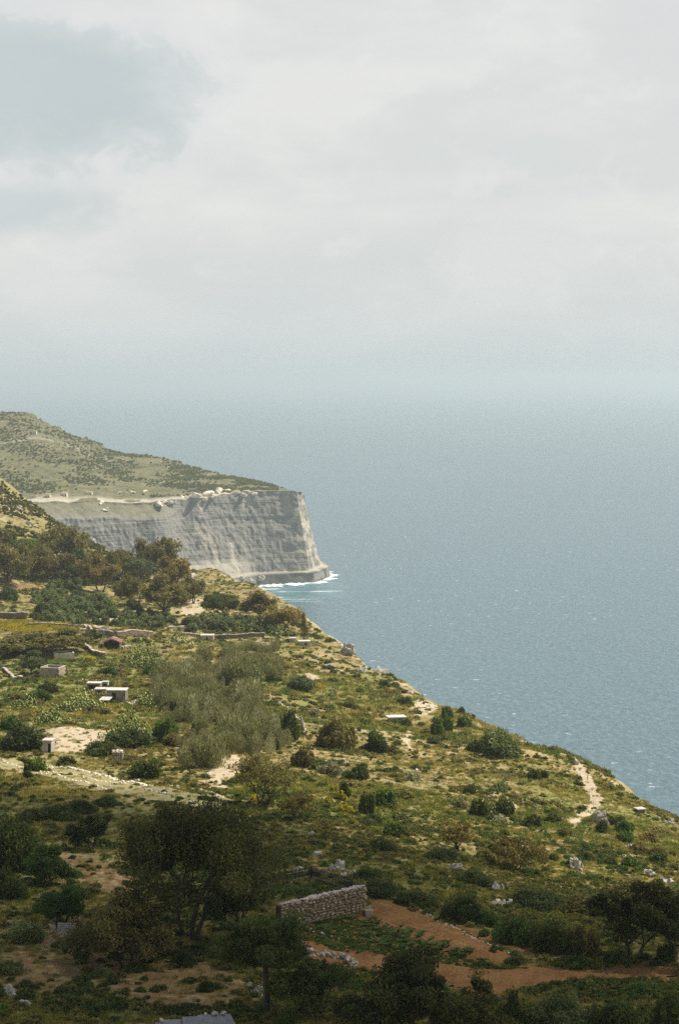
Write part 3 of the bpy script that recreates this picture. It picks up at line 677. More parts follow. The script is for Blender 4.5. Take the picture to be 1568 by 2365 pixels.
# ------------------------------------------------------------------ trees of the near slope
tree(435, 2172, 390, 330, 'shade', 'large spreading brown-green tree with several trunks, tallest on the shaded slope', 11, stems=4, fork=0.30, n=46000, size=0.19, crown0=0.36, clump=0.125)
tree(300, 2236, 205, 195, 'brown', 'round bushy tree in front of the large spreading tree', 12, stems=3, fork=0.16, n=27000, size=0.17, crown0=0.08, clump=0.15)
tree(613, 2340, 190, 262, 'dark', 'slender dark tree on a single thin trunk at the bottom of the photo', 13, stems=1, fork=0.40, n=20000, size=0.15, crown0=0.36, clump=0.14)
tree(1468, 2216, 190, 205, 'shade', 'forking tree with dense round crown at the right end of the red field', 14, stems=2, fork=0.22, n=23000, size=0.17, crown0=0.2, clump=0.12)
tree(1562, 2225, 150, 225, 'shade', 'tree cut by the right edge of the photo behind the red field', 15, stems=2, fork=0.2, n=13000, size=0.15, crown0=0.2, clump=0.13)
tree(930, 2425, 250, 262, 'shade', 'broad olive-brown tree cut by the bottom edge, left of the red field', 16, stems=3, fork=0.2, n=28000, size=0.16, crown0=0.15, clump=0.12)
tree(1070, 2430, 170, 215, 'shade', 'smaller olive-brown tree cut by the bottom edge, right beside a broader one', 17, stems=2, fork=0.2, n=14000, size=0.14, crown0=0.15, clump=0.13)
tree(722, 2352, 165, 150, 'dark', 'dense low dark tree right of the slender trunk at the bottom', 18, stems=3, fork=0.12, n=16000, size=0.14, crown0=0.06, clump=0.14)
tree(215, 1966, 95, 105, 'dark', 'dark green round tree behind the left shoulder of the large spreading tree', 19, stems=2, fork=0.14, n=11000, size=0.15, crown0=0.08, clump=0.15)
tree(118, 2052, 105, 98, 'green', 'bright green leafy tree at the left above another green tree', 20, stems=2, fork=0.14, n=11000, size=0.15, crown0=0.08, clump=0.15)
tree(155, 2130, 118, 100, 'green', 'leafy green tree just above the wooden pallet', 21, stems=2, fork=0.14, n=12000, size=0.15, crown0=0.08, clump=0.15)
tree(570, 2165, 150, 190, 'dark', 'dark tree tucked under the right side of the large spreading tree', 22, stems=2, fork=0.16, n=16000, size=0.16, crown0=0.08, clump=0.14)
# sunny slope
tree(605, 1862, 150, 150, 'brown', 'half-bare brown tree with upright branches at the end of the stone terraces', 23, stems=4, fork=0.14, n=5200, size=0.22, crown0=0.2, clump=0.10)
tree(1058, 1966, 80, 92, 'rust', 'thin brownish tree above the pale boulder on the sunlit slope', 24, stems=3, fork=0.16, n=2600, size=0.2, crown0=0.16, clump=0.12)
tree(1185, 2012, 130, 92, 'rust', 'low wide brownish tree right of the pale boulder', 25, stems=4, fork=0.14, n=3600, size=0.2, crown0=0.14, clump=0.11)
tree(690, 1895, 75, 80, 'rust', 'thin dry tree beside the yellow flowering bushes', 26, stems=3, fork=0.14, n=2200, size=0.2, crown0=0.14, clump=0.12)

# ------------------------------------------------------------------ trees of the middle distance
MID = [tree_meshes(100 + k, 10.0, 9.5, stems=1 + k % 3, fork=0.16, n=7000, size=0.34, crown0=0.10 if k % 2 else 0.18, clump=0.17) for k in range(6)]
def mid_tree(fx, fy, w_, h_, leaf, label, k):
    p = at(fx, fy); m = mpp(p[1]); sx = w_ * m / 9.5; sz = h_ * m / 10.0
    return tree_place(MID[k % 6], p, leaf, label, random.uniform(0, 6.28), (sx, sx, sz))
for a in [(20,1345,100,105,'brown','brown-green tree cut by the left edge in the far row of trees'),
          (75,1345,85,95,'brown','second brown tree from the left edge in the far row'),
          (118,1340,75,105,'rust','rusty brown tree in the far row, below the tallest left tree'),
          (152,1318,105,120,'brown','tall broad brown tree standing against the grey cliff at left'),
          (175,1340,80,85,'green','green tree in the far row below the tall left tree'),
          (232,1370,75,120,'rust','narrow rusty tree in the middle of the far row'),
          (272,1345,70,85,'brown','dark brown tree left of the highest crown in the far row'),
          (305,1400,70,95,'brown','brown tree with a visible trunk above the olive grove'),
          (320,1350,60,70,'olive','pale green tree between two brown ones in the far row'),
          (362,1340,95,112,'brown','tallest brown tree of the far row, against the middle of the grey cliff'),
          (405,1370,85,95,'rust','rusty tree at the right shoulder of the tallest far tree'),
          (378,1425,105,105,'brown','wide olive-brown tree lowest in the far row, right of the grove'),
          (445,1395,60,75,'brown','last brown tree at the right end of the far row'),
          (600,1432,85,72,'rust','rusty tree leaning down the cliff edge against the sea'),
          (650,1458,85,65,'rust','low rusty tree right at the cliff edge against the sea'),
          (512,1425,75,58,'dark','dark green tree left of the rusty cliff-edge trees'),
          (508,1392,46,28,'green','small bright green tree at the terrace above the dark green one'),
          (50,1290,90,50,'green','green low tree on the rocky rise at the far left'),
          (15,1282,60,70,'brown','dark brown tree on the rocky rise at the left edge'),
          (70,1512,150,58,'brown','large dark brown thicket tree left of the red-roofed shed'),
          (150,1504,110,52,'brown','dark brown tree immediately left of the red-roofed shed terrace'),
          (10,1517,110,60,'brown','dark thicket tree at the left edge below the yellow flowers'),
          (72,1560,66,60,'olive','grey-green tree left of the roofless block enclosure'),
          (215,1490,50,42,'olive','small olive tree with a trunk showing beside the red-roofed shed')]:
    mid_tree(*a, k=hash(a[5][:9]) * 0 + int(a[0]))
# upright dry cypress on the cliff edge and the dark cypress sapling by the terraces
def cypress(fx, fy, w_, h_, leaf, label, seed, n=2600, size=0.2, twin=False):
    p = at(fx, fy); m = mpp(p[1]); Hh, Wd = h_ * m, w_ * m; r = np.random.default_rng(seed)
    if twin:   # a bushy foot, two thin stems, a knob of foliage on top of each
        parts = [((-.02, 0, .30), (.40, .36, .30)), ((.18, 0, .16), (.34, .3, .16)), ((-.16, 0, .92), (.17, .17, .075)), ((-.14, 0, .62), (.12, .12, .2)), ((.22, 0, .84), (.15, .15, .08)), ((.2, 0, .6), (.13, .13, .22))]
        ws = np.array([6, 4, 2, 1.5, 1.6, 1.8])
    else:
        parts = [((0, 0, .5), (.30, .30, .48)), ((.05, 0, .25), (.5, .5, .25)), ((-.05, .02, .75), (.16, .16, .25))]; ws = np.array([4, 3, 1.5])
    Cn = []
    for (c_, d), q in zip(parts, ws / ws.sum()):
        mm = int(n * q); v = r.normal(size=(mm, 3)); v /= np.linalg.norm(v, axis=1)[:, None]
        Cn.append((v * (r.uniform(0, 1, mm) ** .4)[:, None] * np.array(d) + np.array(c_)) * np.array([Wd, Wd, Hh]))
    Cn = np.vstack(Cn); Cn = Cn[Cn[:, 2] > 0]
    mb = MB()
    if twin: mb.tube([(0, 0, -.3), (-.1 * Wd, 0, .45 * Hh), (-.16 * Wd, 0, .92 * Hh)], [.09, .07, .04], 6); mb.tube([(.03, 0, .05), (.19 * Wd, 0, .45 * Hh), (.22 * Wd, 0, .84 * Hh)], [.08, .06, .03], 6)
    else: mb.tube([(0, 0, -.3), (0, 0, .5 * Hh), (0, 0, .95 * Hh)], [.16, .1, .03], 6)
    tree_place((mb.mesh('cypress_trunk', M['bark']), foliage_mesh('cypress_crown', Cn, size, seed, 0.2)), p, leaf, label, name='cypress_tree')
cypress(703, 1484, 34, 72, 'brown', 'upright thin dark conifer between two stone pillboxes at the cliff edge', 5, 1800, 0.24)
cypress(63, 1801, 30, 46, 'dark', 'dark twin-stemmed sapling with tufted tops beside the white stone terraces', 6, 2600, 0.13, True)

# ------------------------------------------------------------------ olive groves
OLG = 'olive trees of the terraced grove'
def grove(poly, rows, spacing, label, group, leaf='olive', hgt=3.4, wd=6.0):
    P = wpoly(poly); lo, hi = P.min(0), P.max(0); n = 0
    ys = np.arange(lo[1], hi[1], spacing * rows)
    for i, yy in enumerate(ys):
        for xx in np.arange(lo[0] + (i % 2) * spacing / 2, hi[0], spacing):
            x = xx + random.uniform(-.7, .7); y = yy + random.uniform(-1.5, 1.5)
            if in_poly(np.array([x]), np.array([y]), P)[0]:
                shrub_at((x, y, ground(x, y)), 'grove', wd * random.uniform(.85, 1.2), hgt * random.uniform(.75, 1.1), leaf, label, group, 'olive_tree'); n += 1
    return n
ng = [grove([(75,1445),(110,1395),(175,1375),(235,1380),(270,1412),(262,1440),(190,1450)], 2.6, 4.2, 'grey-green olive tree in the dense triangular grove at left', 'olive trees in the triangular grove', hgt=3.8),
      grove([(62,1385),(130,1340),(205,1338),(215,1362),(120,1385),(70,1400)], 2.6, 4.2, 'olive tree in the upper strip of grove below the far tree row', 'olive trees in the upper strip', hgt=3.6),
      grove([(250,1455),(290,1415),(400,1430),(395,1452)], 2.6, 4.2, 'olive tree in the short row right of the stepped path', 'olive trees right of the stepped path', hgt=3.6),
      grove([(420,1465),(440,1440),(560,1438),(625,1450),(640,1470),(520,1470)], 2.6, 4.2, 'pale olive tree in the row above the long brown wall near the sea', 'olive trees above the long brown wall', hgt=4.2)]
print('groves', ng)
for a in [(15,1390,55,40,'green','round green bush at the left edge beside the olive grove'), (28,1425,30,22,'olive','small grey bush on the terrace wall at the left edge'),
          (95,1420,40,36,'dark','dark bush at the left tip of the triangular grove'), (312,1410,50,32,'dark','dark bush above the short olive row'), (480,1395,30,22,'dark','dark round bush by the pale clearing'),
          (640,1440,40,30,'olive','grey-green bush below the rusty cliff-edge tree')]:
    shrub(*a)
# ------------------------------------------------------------------ shrubs one can tell apart
for a in [# shaded slope
  (30,2010,150,140,'dark','huge dark green bush at the left edge of the shaded slope'), (20,2075,110,75,'dark','dark bush low at the left edge below the huge one'),
  (70,1900,80,40,'dark','low dark hedge bush at the left under the shade line'), (130,1895,110,42,'dark','wide low dark bush left of the dark round tree'), (190,1880,90,36,'dark','low dark bush under the shade line above the dark round tree'),
  (245,1862,70,26,'dark','flat dark bush just below the stone terraces'), (885,1968,95,36,'dark','low dark shrub on the shade line right of the fence'), (1015,1992,112,36,'dark','long low dark shrub just left of the pale boulder'),
  (640,2003,90,36,'dark','dark bush behind the palisade fence'), (565,1872,40,20,'dark','small dark bush at the right end of the white stone terraces'), (850,2030,90,26,'dark','low dark shrub right of the fence'),
  (700,2066,90,24,'green','green bush growing inside the palisade enclosure'), (630,2068,60,18,'green','green bush at the left end of the palisade fence'), (870,2070,110,40,'dark','dark low scrub at the right end of the stone wall'), (960,2090,110,38,'dark','dark scrub above the red strip'),
  (1070,2132,112,76,'dark','rounded dark green bush left of the pale metal sheet'), (1120,2140,70,48,'green','green bush directly below the pale metal sheet'),
  (1190,2180,120,84,'green','wide green bush below and right of the pale metal sheet'), (1275,2200,120,92,'dark','dark bush in the middle of the thicket above the red field'), (1345,2205,90,88,'brown','olive-brown bush left of the forking tree'),
  (1240,2095,170,44,'dark','long low dark scrub behind the pale metal sheet'), (1360,2110,150,60,'brown','wide brown scrub on the shade line right of the pale sheet'), (1450,2090,150,70,'brown','brown scrub above the forking tree'), (1100,2040,110,34,'dark','low scrub left of the rubble heap in shade'),
  (1190,2225,70,20,'dark','low weeds bordering the red field on its upper side'), (1330,2235,90,30,'green','green weeds on the upper edge of the red field'), (1420,2225,60,34,'green','green bush on the upper edge of the red field by the forking tree'), (1540,2225,60,60,'dark','dark bush at the foot of the tree at the right edge'),
  (1180,2385,110,100,'dark','dark bush at the bottom edge, leftmost below the red field'), (1290,2395,150,118,'olive','broad grey-green bush at the bottom edge below the red field'), (1420,2400,140,112,'dark','dark bush at the bottom edge right of the grey-green one'), (1545,2395,110,130,'dark','dark bush filling the bottom right corner'),
  (1490,2300,100,36,'green','green scrub at the lower right end of the red field'), (660,2395,80,90,'dark','dark bush at the bottom edge left of the olive-brown trees'), (800,2380,80,60,'brown','brown bush at the bottom edge between two dark trees'),
  (165,2205,16,14,'dark','tiny dark weed below the spiky agave clump'), (265,2216,46,24,'green','green shrub below the round bushy tree, left'), (345,2222,50,26,'dark','dark low shrub below the round bushy tree'), (425,2232,80,38,'dark','dark rounded shrub right of the round bushy tree foot'), (520,2240,70,30,'brown','brown grassy shrub above the slender trunk'),
  (320,2245,62,28,'dark','dark green shrub in the lower left red ground'), (480,2290,62,30,'dark','dark green shrub left of the slender trunk'), (430,2345,110,34,'dark','low dark shrub just above the grey sheet roof'), (60,2280,40,22,'olive','grey-green shrub beside the rubble at the lower left'),
  (60,2175,120,60,'olive','pale grey-green flowering shrub at the left edge below the pallet'), (25,2250,80,40,'olive','pale flowering shrub at the left edge near the bottom'), (140,2190,50,24,'olive','pale low shrub left of the agave clump'), (390,2210,60,24,'brown','brown weeds at the right foot of the round bushy tree'), (235,2260,60,28,'olive','pale shrub below the agave clump'),
  (640,2170,60,50,'olive','grey-green bush at the left foot of the stone wall'), (690,2140,60,36,'olive','pale bush against the face of the stone wall'),(770,2110,80,28,'dark','dark weeds along the foot of the stone wall'),
  # sunlit slope
  (772,1732,106,78,'brown','big round brown-green bush in the middle of the sunlit slope'), (872,1738,62,58,'dark','dark bush right of the big round brown-green one'), (668,1712,50,80,'dark','tall dark bush beside the fallen slabs'),
  (1008,1702,40,54,'green','rounded green bush, lowest of three near the stone pillbox'), (1028,1690,44,48,'green','green bush, middle of three near the stone pillbox'), (1030,1662,36,34,'green','green bush, topmost of three near the stone pillbox'), (1070,1682,40,38,'green','green bush right of the three near the pillbox'), (1066,1650,22,20,'dark','small dark bush on the skyline above the green bushes'),
  (1162,1752,124,80,'olive','wide low bush on the skyline with a bare grey centre'), (1095,1740,50,40,'dark','dark bush left of the bare-centred bush'), (938,1682,34,24,'dark','low bush right of the stone pillbox'), (890,1588,34,22,'dark','dark bush on the skyline in the middle of the slope'), (936,1632,46,26,'dark','low dark bush left of the pale bare ground'),
  (845,1880,48,62,'dark','dark bush at the centre of the slope, left of a green one'), (888,1866,70,56,'green','bright green bush at the centre of the slope'), (795,1842,36,42,'dark','narrow dark bush near the yellow flowers'), (760,1790,60,40,'grey','grey shrub below the big round brown-green bush'), (700,1770,80,50,'brown','brown shrub left of the white boulders'), (830,1800,60,40,'dark','dark shrub below the white boulders'), (860,1905,60,30,'dark','dark shrub right above the shade line'),
  (1110,1890,66,52,'dark','dark round bush left of its twin on the sunlit slope'), (1165,1884,54,54,'dark','dark round bush right of its twin on the sunlit slope'), (1140,1902,40,24,'dark','small bush under the twin dark bushes'), (1230,1802,40,32,'dark','dark bush halfway along the right slope'), (1258,1800,26,24,'dark','small dark bush right of another halfway along the right slope'), (1065,1870,30,34,'grey','grey shrub left of the twin dark bushes'),
  (1515,1985,60,38,'brown','brown-green mound shrub at the right edge of the sunlit slope'), (1390,1925,40,36,'dark','dark bush left of the white outcrop'), (1440,1945,52,34,'green','green bush right of the white outcrop'), (1300,1935,44,30,'brown','brown shrub on the right slope'), (1080,1835,40,30,'dark','dark shrub above the grey shrub on the right slope'),(1350,1990,50,30,'dark','dark shrub by the lower white outcrop'),
  (1410,2000,44,26,'dark','dark shrub below the tilted white slab'),(1275,1990,40,26,'dark','dark shrub right of the low wide brownish tree'),
  # left terraces
  (385,1718,66,72,'green','bright dark-green round bush left of the grey reed thicket'), (300,1722,120,44,'dark','wide dark bush below the cactus slope'), (335,1800,110,56,'dark','long dark bush running down beside the stone block'), (230,1745,90,40,'dark','dark green bush right of the bare pale terrace'),
  (45,1735,130,70,'dark','large dark bush at the left edge above the terraces'), (95,1782,64,40,'green','round green bush behind the twin-stemmed sapling'), (30,1690,70,40,'green','green bush at the left edge above the large dark one'), (90,1620,60,34,'green','green bush in the weeds left of the white farm buildings'),
  (110,1600,50,30,'dark','dark bush below the roofless enclosure'), (150,1770,60,26,'dark','dark low bush on the upper terrace line'), (250,1560,50,24,'green','green weed patch behind the white farm buildings'), (355,1560,60,30,'green','green bush right of the cactus clump'), (420,1640,60,40,'olive','grey bush at the left of the reed thicket'),
  (560,1640,60,50,'olive','grey-green bush on the right side of the reed thicket'), (700,1590,70,34,'olive','grey-green low shrub on the upper right slope'), (600,1700,50,50,'green','green bush below the right side of the reed thicket'), (640,1690,50,50,'green','bright green bush left of the tall dark bush')]:
    shrub(*a)
# small round shrubs that nothing tells apart
SM = 'small dark round shrub dotted over the sunlit hillside', 'small dark shrubs dotted over the sunlit hillside'
SB = 'small brownish grey shrub dotted over the sunlit hillside', 'small brownish shrubs dotted over the sunlit hillside'
P = wpoly([(700,1570),(900,1600),(1150,1710),(1330,1790),(1568,1920),(1568,2050),(1250,2040),(1000,1960),(760,1920),(700,1790),(780,1740),(690,1640)])
lo, hi = P.min(0), P.max(0); cnt = 0; done = []
while cnt < 120:
    x, y = random.uniform(lo[0], hi[0]), random.uniform(lo[1], hi[1])
    if not in_poly(np.array([x]), np.array([y]), P)[0] or any((x - a) ** 2 + (y - b) ** 2 < 9 for a, b in done): continue
    done.append((x, y)); cnt += 1; s = random.choice([1.2, 1.6, 2.2, 3.2, 4.2]); k = random.random()
    q = SM if k < .6 else SB
    shrub_at((x, y, ground(x, y)), 'small' if s < 2.4 else 'mid', s, s * random.uniform(.35, .6), random.choice(['dark', 'green', 'olive', 'mixed']) if k < .6 else random.choice(['brown', 'grey', 'rust']), q[0], q[1])
# yellow flowering bushes
for a in [(790,1850,30,26),(800,1880,40,30),(770,1830,24,20),(815,1905,26,18),(345,1540,30,20),(205,1528,34,16),(60,1545,20,14),(700,1580,40,16),(740,1590,30,14),(760,1860,24,22),(590,1850,30,18),(720,1850,26,16)]:
    shrub(*a, 'yellow', 'low bush covered in yellow flowers', 'yellow flowering bushes')

# ------------------------------------------------------------------ prickly pear clumps
def pad_mesh(seed, n, wd, hh, s):
    r = np.random.default_rng(seed); V, F, tint = [], [], []; a8 = np.linspace(0, 2 * math.pi, 8, endpoint=False)
    for i in range(n):
        x, y = r.normal(0, wd * .26), r.normal(0, wd * .2); z = abs(r.normal(0, .5)) * hh * max(.15, 1 - (x * x + y * y) / (wd * wd * .3)) + s * .5
        az, tl = r.uniform(0, 6.28), r.normal(0, .5); si = s * r.uniform(.7, 1.3)
        ring = np.stack([np.cos(a8) * .38 * si, 0 * a8, np.sin(a8) * .5 * si], 1); pts = np.vstack([ring * 1.0, [(0, .07 * si, 0)], [(0, -.07 * si, 0)]])
        ct, st = math.cos(tl), math.sin(tl); pts = pts @ np.array([(ct, 0, -st), (0, 1, 0), (st, 0, ct)]); ca, sa = math.cos(az), math.sin(az); pts = pts @ np.array([(ca, sa, 0), (-sa, ca, 0), (0, 0, 1)])
        b = len(V) * 10; V.append(pts + np.array([x, y, z]))
        for k in range(8): F += [(b + k, b + (k + 1) % 8, b + 8), (b + (k + 1) % 8, b + k, b + 9)]
        tint += [r.uniform(0, 1)] * 16
    return mesh_np('cactus_pads', np.vstack(V), F, None, True, None, dict(tint=tint))
for i, (fx, fy, w_, h_, n, lab) in enumerate([(325,1542,115,75,520,'large prickly pear clump right of the red-roofed shed'), (410,1490,60,34,170,'prickly pear clump left of the small stone hut'), (190,1640,110,46,420,'prickly pear clump left of the white farm buildings'),
    (115,1668,70,45,230,'prickly pear clump above the bare terrace at left'), (300,1705,120,60,420,'prickly pear clump below the white farm buildings'), (335,1640,60,45,200,'prickly pear clump right of the white farm buildings'),
    (590,1590,40,50,150,'prickly pear clump on the right side of the grey reed thicket'), (640,1470,70,26,170,'prickly pear clump at the right end of the long brown wall'), (60,1640,70,36,180,'prickly pear clump at the left edge in green weeds')]):
    p = at(fx, fy); m = mpp(p[1]); t_ = thing('prickly_pear', lab, 'cactus', (p[0], p[1], p[2] - .2))
    o = obj('pad_cluster', pad_mesh(300 + i, n, w_ * m, h_ * m, 0.62), t_); setmat(o, L['pad']); o['kind'] = 'stuff'

# ------------------------------------------------------------------ agave clump and crop plants
def blade(Ln, wd, curve, thick=0.03):
    ts = np.linspace(0, 1, 5); V, F = [], []
    for i, q in enumerate(ts):
        ww = wd * (0.7 + 0.6 * q - 1.3 * q * q); x = Ln * q * (0.45 + .3 * q); z = Ln * (q - curve * q * q)
        V += [(x, -ww, z), (x + thick, 0, z - thick * 1.5), (x, ww, z)]
        if i: b = i * 3; F += [(b - 3, b - 2, b + 1, b), (b - 2, b - 1, b + 2, b + 1)]
    return V, F
V, F = blade(1.15, .11, .38); LEAF = mesh_np('agave_leaf', V, F, L['agave'], True, None, dict(tint=[.2, .7] * 4))
for j, (fx, fy, s, lab) in enumerate([(150,2205,1.25,'blue-green agave, left one of the row below the pallet'), (178,2202,1.5,'tall blue-green agave, middle one of the row below the pallet'), (205,2206,1.3,'blue-green agave, right one of the row below the pallet')]):
    p = at(fx, fy); t_ = thing('agave', lab, 'agave', (p[0], p[1], p[2] - .05)); t_.scale = (s,) * 3
    for k in range(17): obj('leaf', LEAF, t_, (0, 0, 0), (random.uniform(-.15, .15), random.uniform(-.45, .45), k * 2.4), (random.uniform(.7, 1.1),) * 3)
V, F, tn = [], [], []; r = np.random.default_rng(9)
for k in range(16):
    bv, bf = blade(.75, .13, .55); ca, sa = math.cos(k * 2.4), math.sin(k * 2.4); s = r.uniform(.7, 1.2)
    F += [tuple(i + len(V) for i in f) for f in bf]; V += [((x * ca - y * sa) * s, (x * sa + y * ca) * s, z * s) for x, y, z in bv]; tn += list(r.uniform(0, 1, len(bf)))
CROP = mesh_np('crop_leaves', V, F, L['crop'], True, None, dict(tint=tn))
CR = 'leafy green crop plant in the red soil below the stone wall', 'crop plants in the red soil below the stone wall'
for line, n, j in [([(760,2105),(800,2125),(870,2150)], 26, 1.2), ([(870,2150),(920,2165),(970,2185)], 16, .7), ([(720,2135),(760,2150),(800,2165)], 16, 1.2), ([(960,2185),(1040,2200),(1095,2212)], 22, .9), ([(830,2165),(900,2188),(960,2200)], 18, 1.2), ([(860,2130),(960,2165),(1090,2205)], 24, .9)]:
    G = ground_line(line, .3)
    for q in range(n):
        g = G[int((q + .5) / n * (len(G) - 1))]; x, y = g[0] + random.gauss(0, j * .7), g[1] + random.gauss(0, j)
        o = obj('crop_plant', CROP, None, (x, y, ground(x, y) + .05), (0, 0, random.uniform(0, 6)), (random.uniform(.55, 1.15),) * 3); tag(o, CR[0], 'crop plant', CR[1])
for i, (fx, fy, w_, h_, lab) in enumerate([(1060,2136,34,26,'sapling in the narrow red plot, nearest the round dark bush'), (1118,2165,36,26,'middle sapling in the narrow red plot'), (1172,2185,40,34,'thin sapling in the narrow red plot, farthest right'), (1140,2200,28,22,'low dark sapling on the line of white stones')]):
    shrub(fx, fy, w_, h_, 'olive' if i % 2 else 'dark', lab, key='near', name='sapling')

# ------------------------------------------------------------------ scattered stuff (uncountable): grass, weeds, stones
def instancer(name, src, pts, rot, scl, label, cat, mat=None):
    me = bpy.data.meshes.new(name); me.vertices.add(len(pts)); me.vertices.foreach_set('co', np.asarray(pts, np.float32).ravel())
    a = me.attributes.new('rot', 'FLOAT_VECTOR', 'POINT'); a.data.foreach_set('vector', np.asarray(rot, np.float32).ravel())
    a = me.attributes.new('scl', 'FLOAT', 'POINT'); a.data.foreach_set('value', np.asarray(scl, np.float32))
    o = obj(name, me); g = bpy.data.node_groups.new(name, 'GeometryNodeTree')
    g.interface.new_socket('Geometry', in_out='INPUT', socket_type='NodeSocketGeometry'); g.interface.new_socket('Geometry', in_out='OUTPUT', socket_type='NodeSocketGeometry')
    N = g.nodes; gi, go = N.new('NodeGroupInput'), N.new('NodeGroupOutput'); iop = N.new('GeometryNodeInstanceOnPoints'); oi = N.new('GeometryNodeObjectInfo')
    so = bpy.data.objects.new(name + '_piece', src); oi.inputs['Object'].default_value = so; oi.inputs['As Instance'].default_value = True
    na = N.new('GeometryNodeInputNamedAttribute'); na.data_type = 'FLOAT_VECTOR'; na.inputs['Name'].default_value = 'rot'
    ns = N.new('GeometryNodeInputNamedAttribute'); ns.data_type = 'FLOAT'; ns.inputs['Name'].default_value = 'scl'
    lk = g.links.new; lk(gi.outputs[0], iop.inputs['Points']); lk(oi.outputs['Geometry'], iop.inputs['Instance']); lk(na.outputs[0], iop.inputs['Rotation']); lk(ns.outputs[0], iop.inputs['Scale']); lk(iop.outputs[0], go.inputs[0])
    md = o.modifiers.new('scatter', 'NODES'); md.node_group = g
    return tag(o, label, cat, kind='stuff')
def tuft(seed, n, rad, hh, wd, leaf):
    r = np.random.default_rng(seed); V = []
    for i in range(n):
        a, d = r.uniform(0, 6.28), rad * math.sqrt(r.uniform(0, 1)); b = np.array([d * math.cos(a), d * math.sin(a), -.05]); l = r.normal(size=2) * .35
        h = hh * r.uniform(.5, 1.1); tip = b + np.array([l[0] * h, l[1] * h, h]); s = r.normal(size=3); s[2] = 0; s *= wd / (np.linalg.norm(s) + 1e-9)
        V += [b - s, b + s, tip]
    return mesh_np('tuft', V, np.arange(3 * n).reshape(n, 3), L[leaf], False, None, dict(tint=r.uniform(0, 1, n)))
NOGO = [wpoly(p) for p in (FIELD_A, FIELD_B, FIELD_C, FIELD_D)]
THIN = [wpoly(p) for p in PALE] + [wpoly([(0,1753),(90,1762),(230,1790),(330,1815),(430,1835),(545,1852),(510,1878),(430,1862),(330,1850),(200,1822),(90,1795),(0,1775)]), wpoly([(1322,1756),(1345,1770),(1372,1812),(1390,1850),(1380,1872),(1362,1855),(1345,1815),(1328,1780)]), wpoly(FIELD_E)] + [wpoly(p) for p in SOIL[:4]]
def scatter(n, y0, y1, seed, mask=None, keep_thin=0.15, inland=-1.0):
    r = np.random.default_rng(seed); a = r.uniform(-.22, .22, n); y = np.exp(r.uniform(math.log(y0), math.log(y1), n)); x = a * y
    k = edge_dist(x, y) < inland
    for p in NOGO: k &= ~in_poly(x, y, p)
    th_ = np.zeros(n, bool)
    for p in THIN: th_ |= in_poly(x, y, p)
    k &= ~th_ | (r.uniform(0, 1, n) < keep_thin)
    if mask is not None: k &= mask(x, y, r)
    x, y = x[k], y[k]; m = len(x); z = H(x, y)
    return np.stack([x, y, z], 1), np.stack([r.normal(0, .12, m), r.normal(0, .12, m), r.uniform(0, 6.28, m)], 1), r
def patchy(sx, seed, thr): return lambda x, y, r: vnoise(x / sx, y / sx, seed) + .5 * vnoise(x / sx * 3, y / sx * 3, seed + 1) + r.normal(0, .08, len(x)) > thr
small_pts, sl = bush_points(55, .85, .5, 300, 9)
SCRUB = {k: foliage_mesh('weed', small_pts, .14, 56 + i, .6, .5, sl) for i, k in enumerate(('mixed', 'dark', 'olive', 'brown', 'lush', 'yellow', 'green'))}
for k, me in SCRUB.items(): me.materials.append(L[k])
for name, src, n, y0, y1, seed, mask, s0, s1, lab in [
    ('grass', tuft(1, 46, .42, .42, .022, 'dry'), 34000, 160, 420, 201, patchy(16, 301, -.12), .7, 1.5, 'dry straw grass tufts on the near slope'),
    ('grass', tuft(2, 46, .42, .36, .024, 'mixed'), 40000, 160, 420, 202, None, .7, 1.6, 'olive green grass tufts on the near slope'),
    ('grass', tuft(3, 40, .6, .45, .05, 'dry'), 42000, 300, 1050, 203, patchy(30, 303, -.05), .9, 1.9, 'dry straw grass tufts over the sunlit hillside'),
    ('grass', tuft(4, 40, .6, .42, .05, 'lush'), 34000, 300, 1050, 204, patchy(40, 305, .05), .9, 1.9, 'green grass tufts over the sunlit hillside'),
    ('weeds', SCRUB['mixed'], 22000, 165, 1050, 205, patchy(22, 307, .1), .4, 1.5, 'low olive weeds over the whole slope'),
    ('weeds', SCRUB['dark'], 15000, 165, 1000, 206, patchy(9, 309, .16), .3, 1.15, 'low dark weeds in patches over the slope'),
    ('weeds', SCRUB['brown'], 11000, 165, 1050, 207, patchy(18, 311, .15), .5, 1.8, 'low brown heath in patches over the slope'),
    ('weeds', SCRUB['green'], 9000, 165, 1000, 208, patchy(26, 313, .18), .4, 1.4, 'low fresh green weeds in patches over the slope'),
    ('heath', SCRUB['dark'], 4200, 300, 900, 210, patchy(11, 317, .26), 1.2, 2.6, 'dark heath mats merging round the shrubs'),
    ('heath', SCRUB['brown'], 4200, 300, 900, 211, patchy(12, 319, .24), 1.2, 2.6, 'brown heath mats merging round the shrubs'),
    ('undergrowth', SCRUB['dark'], 7000, 168, 300, 212, patchy(8, 321, .14), .7, 1.9, 'dark undergrowth thickening the shaded slope'),
    ('undergrowth', SCRUB['green'], 5000, 168, 300, 213, patchy(7, 323, .18), .6, 1.5, 'green undergrowth in patches on the shaded slope'),
    ('flowers', SCRUB['yellow'], 2600, 250, 900, 209, patchy(9, 315, .42), .5, 1.2, 'scattered yellow flowers over the slope')]:
    pts, rot, r = scatter(n, y0, y1, seed, mask, .15); instancer(name, src, pts, rot, r.uniform(s0, s1, len(pts)) * (0.75 + 0.35 * (pts[:, 1] > 420)), lab, name)
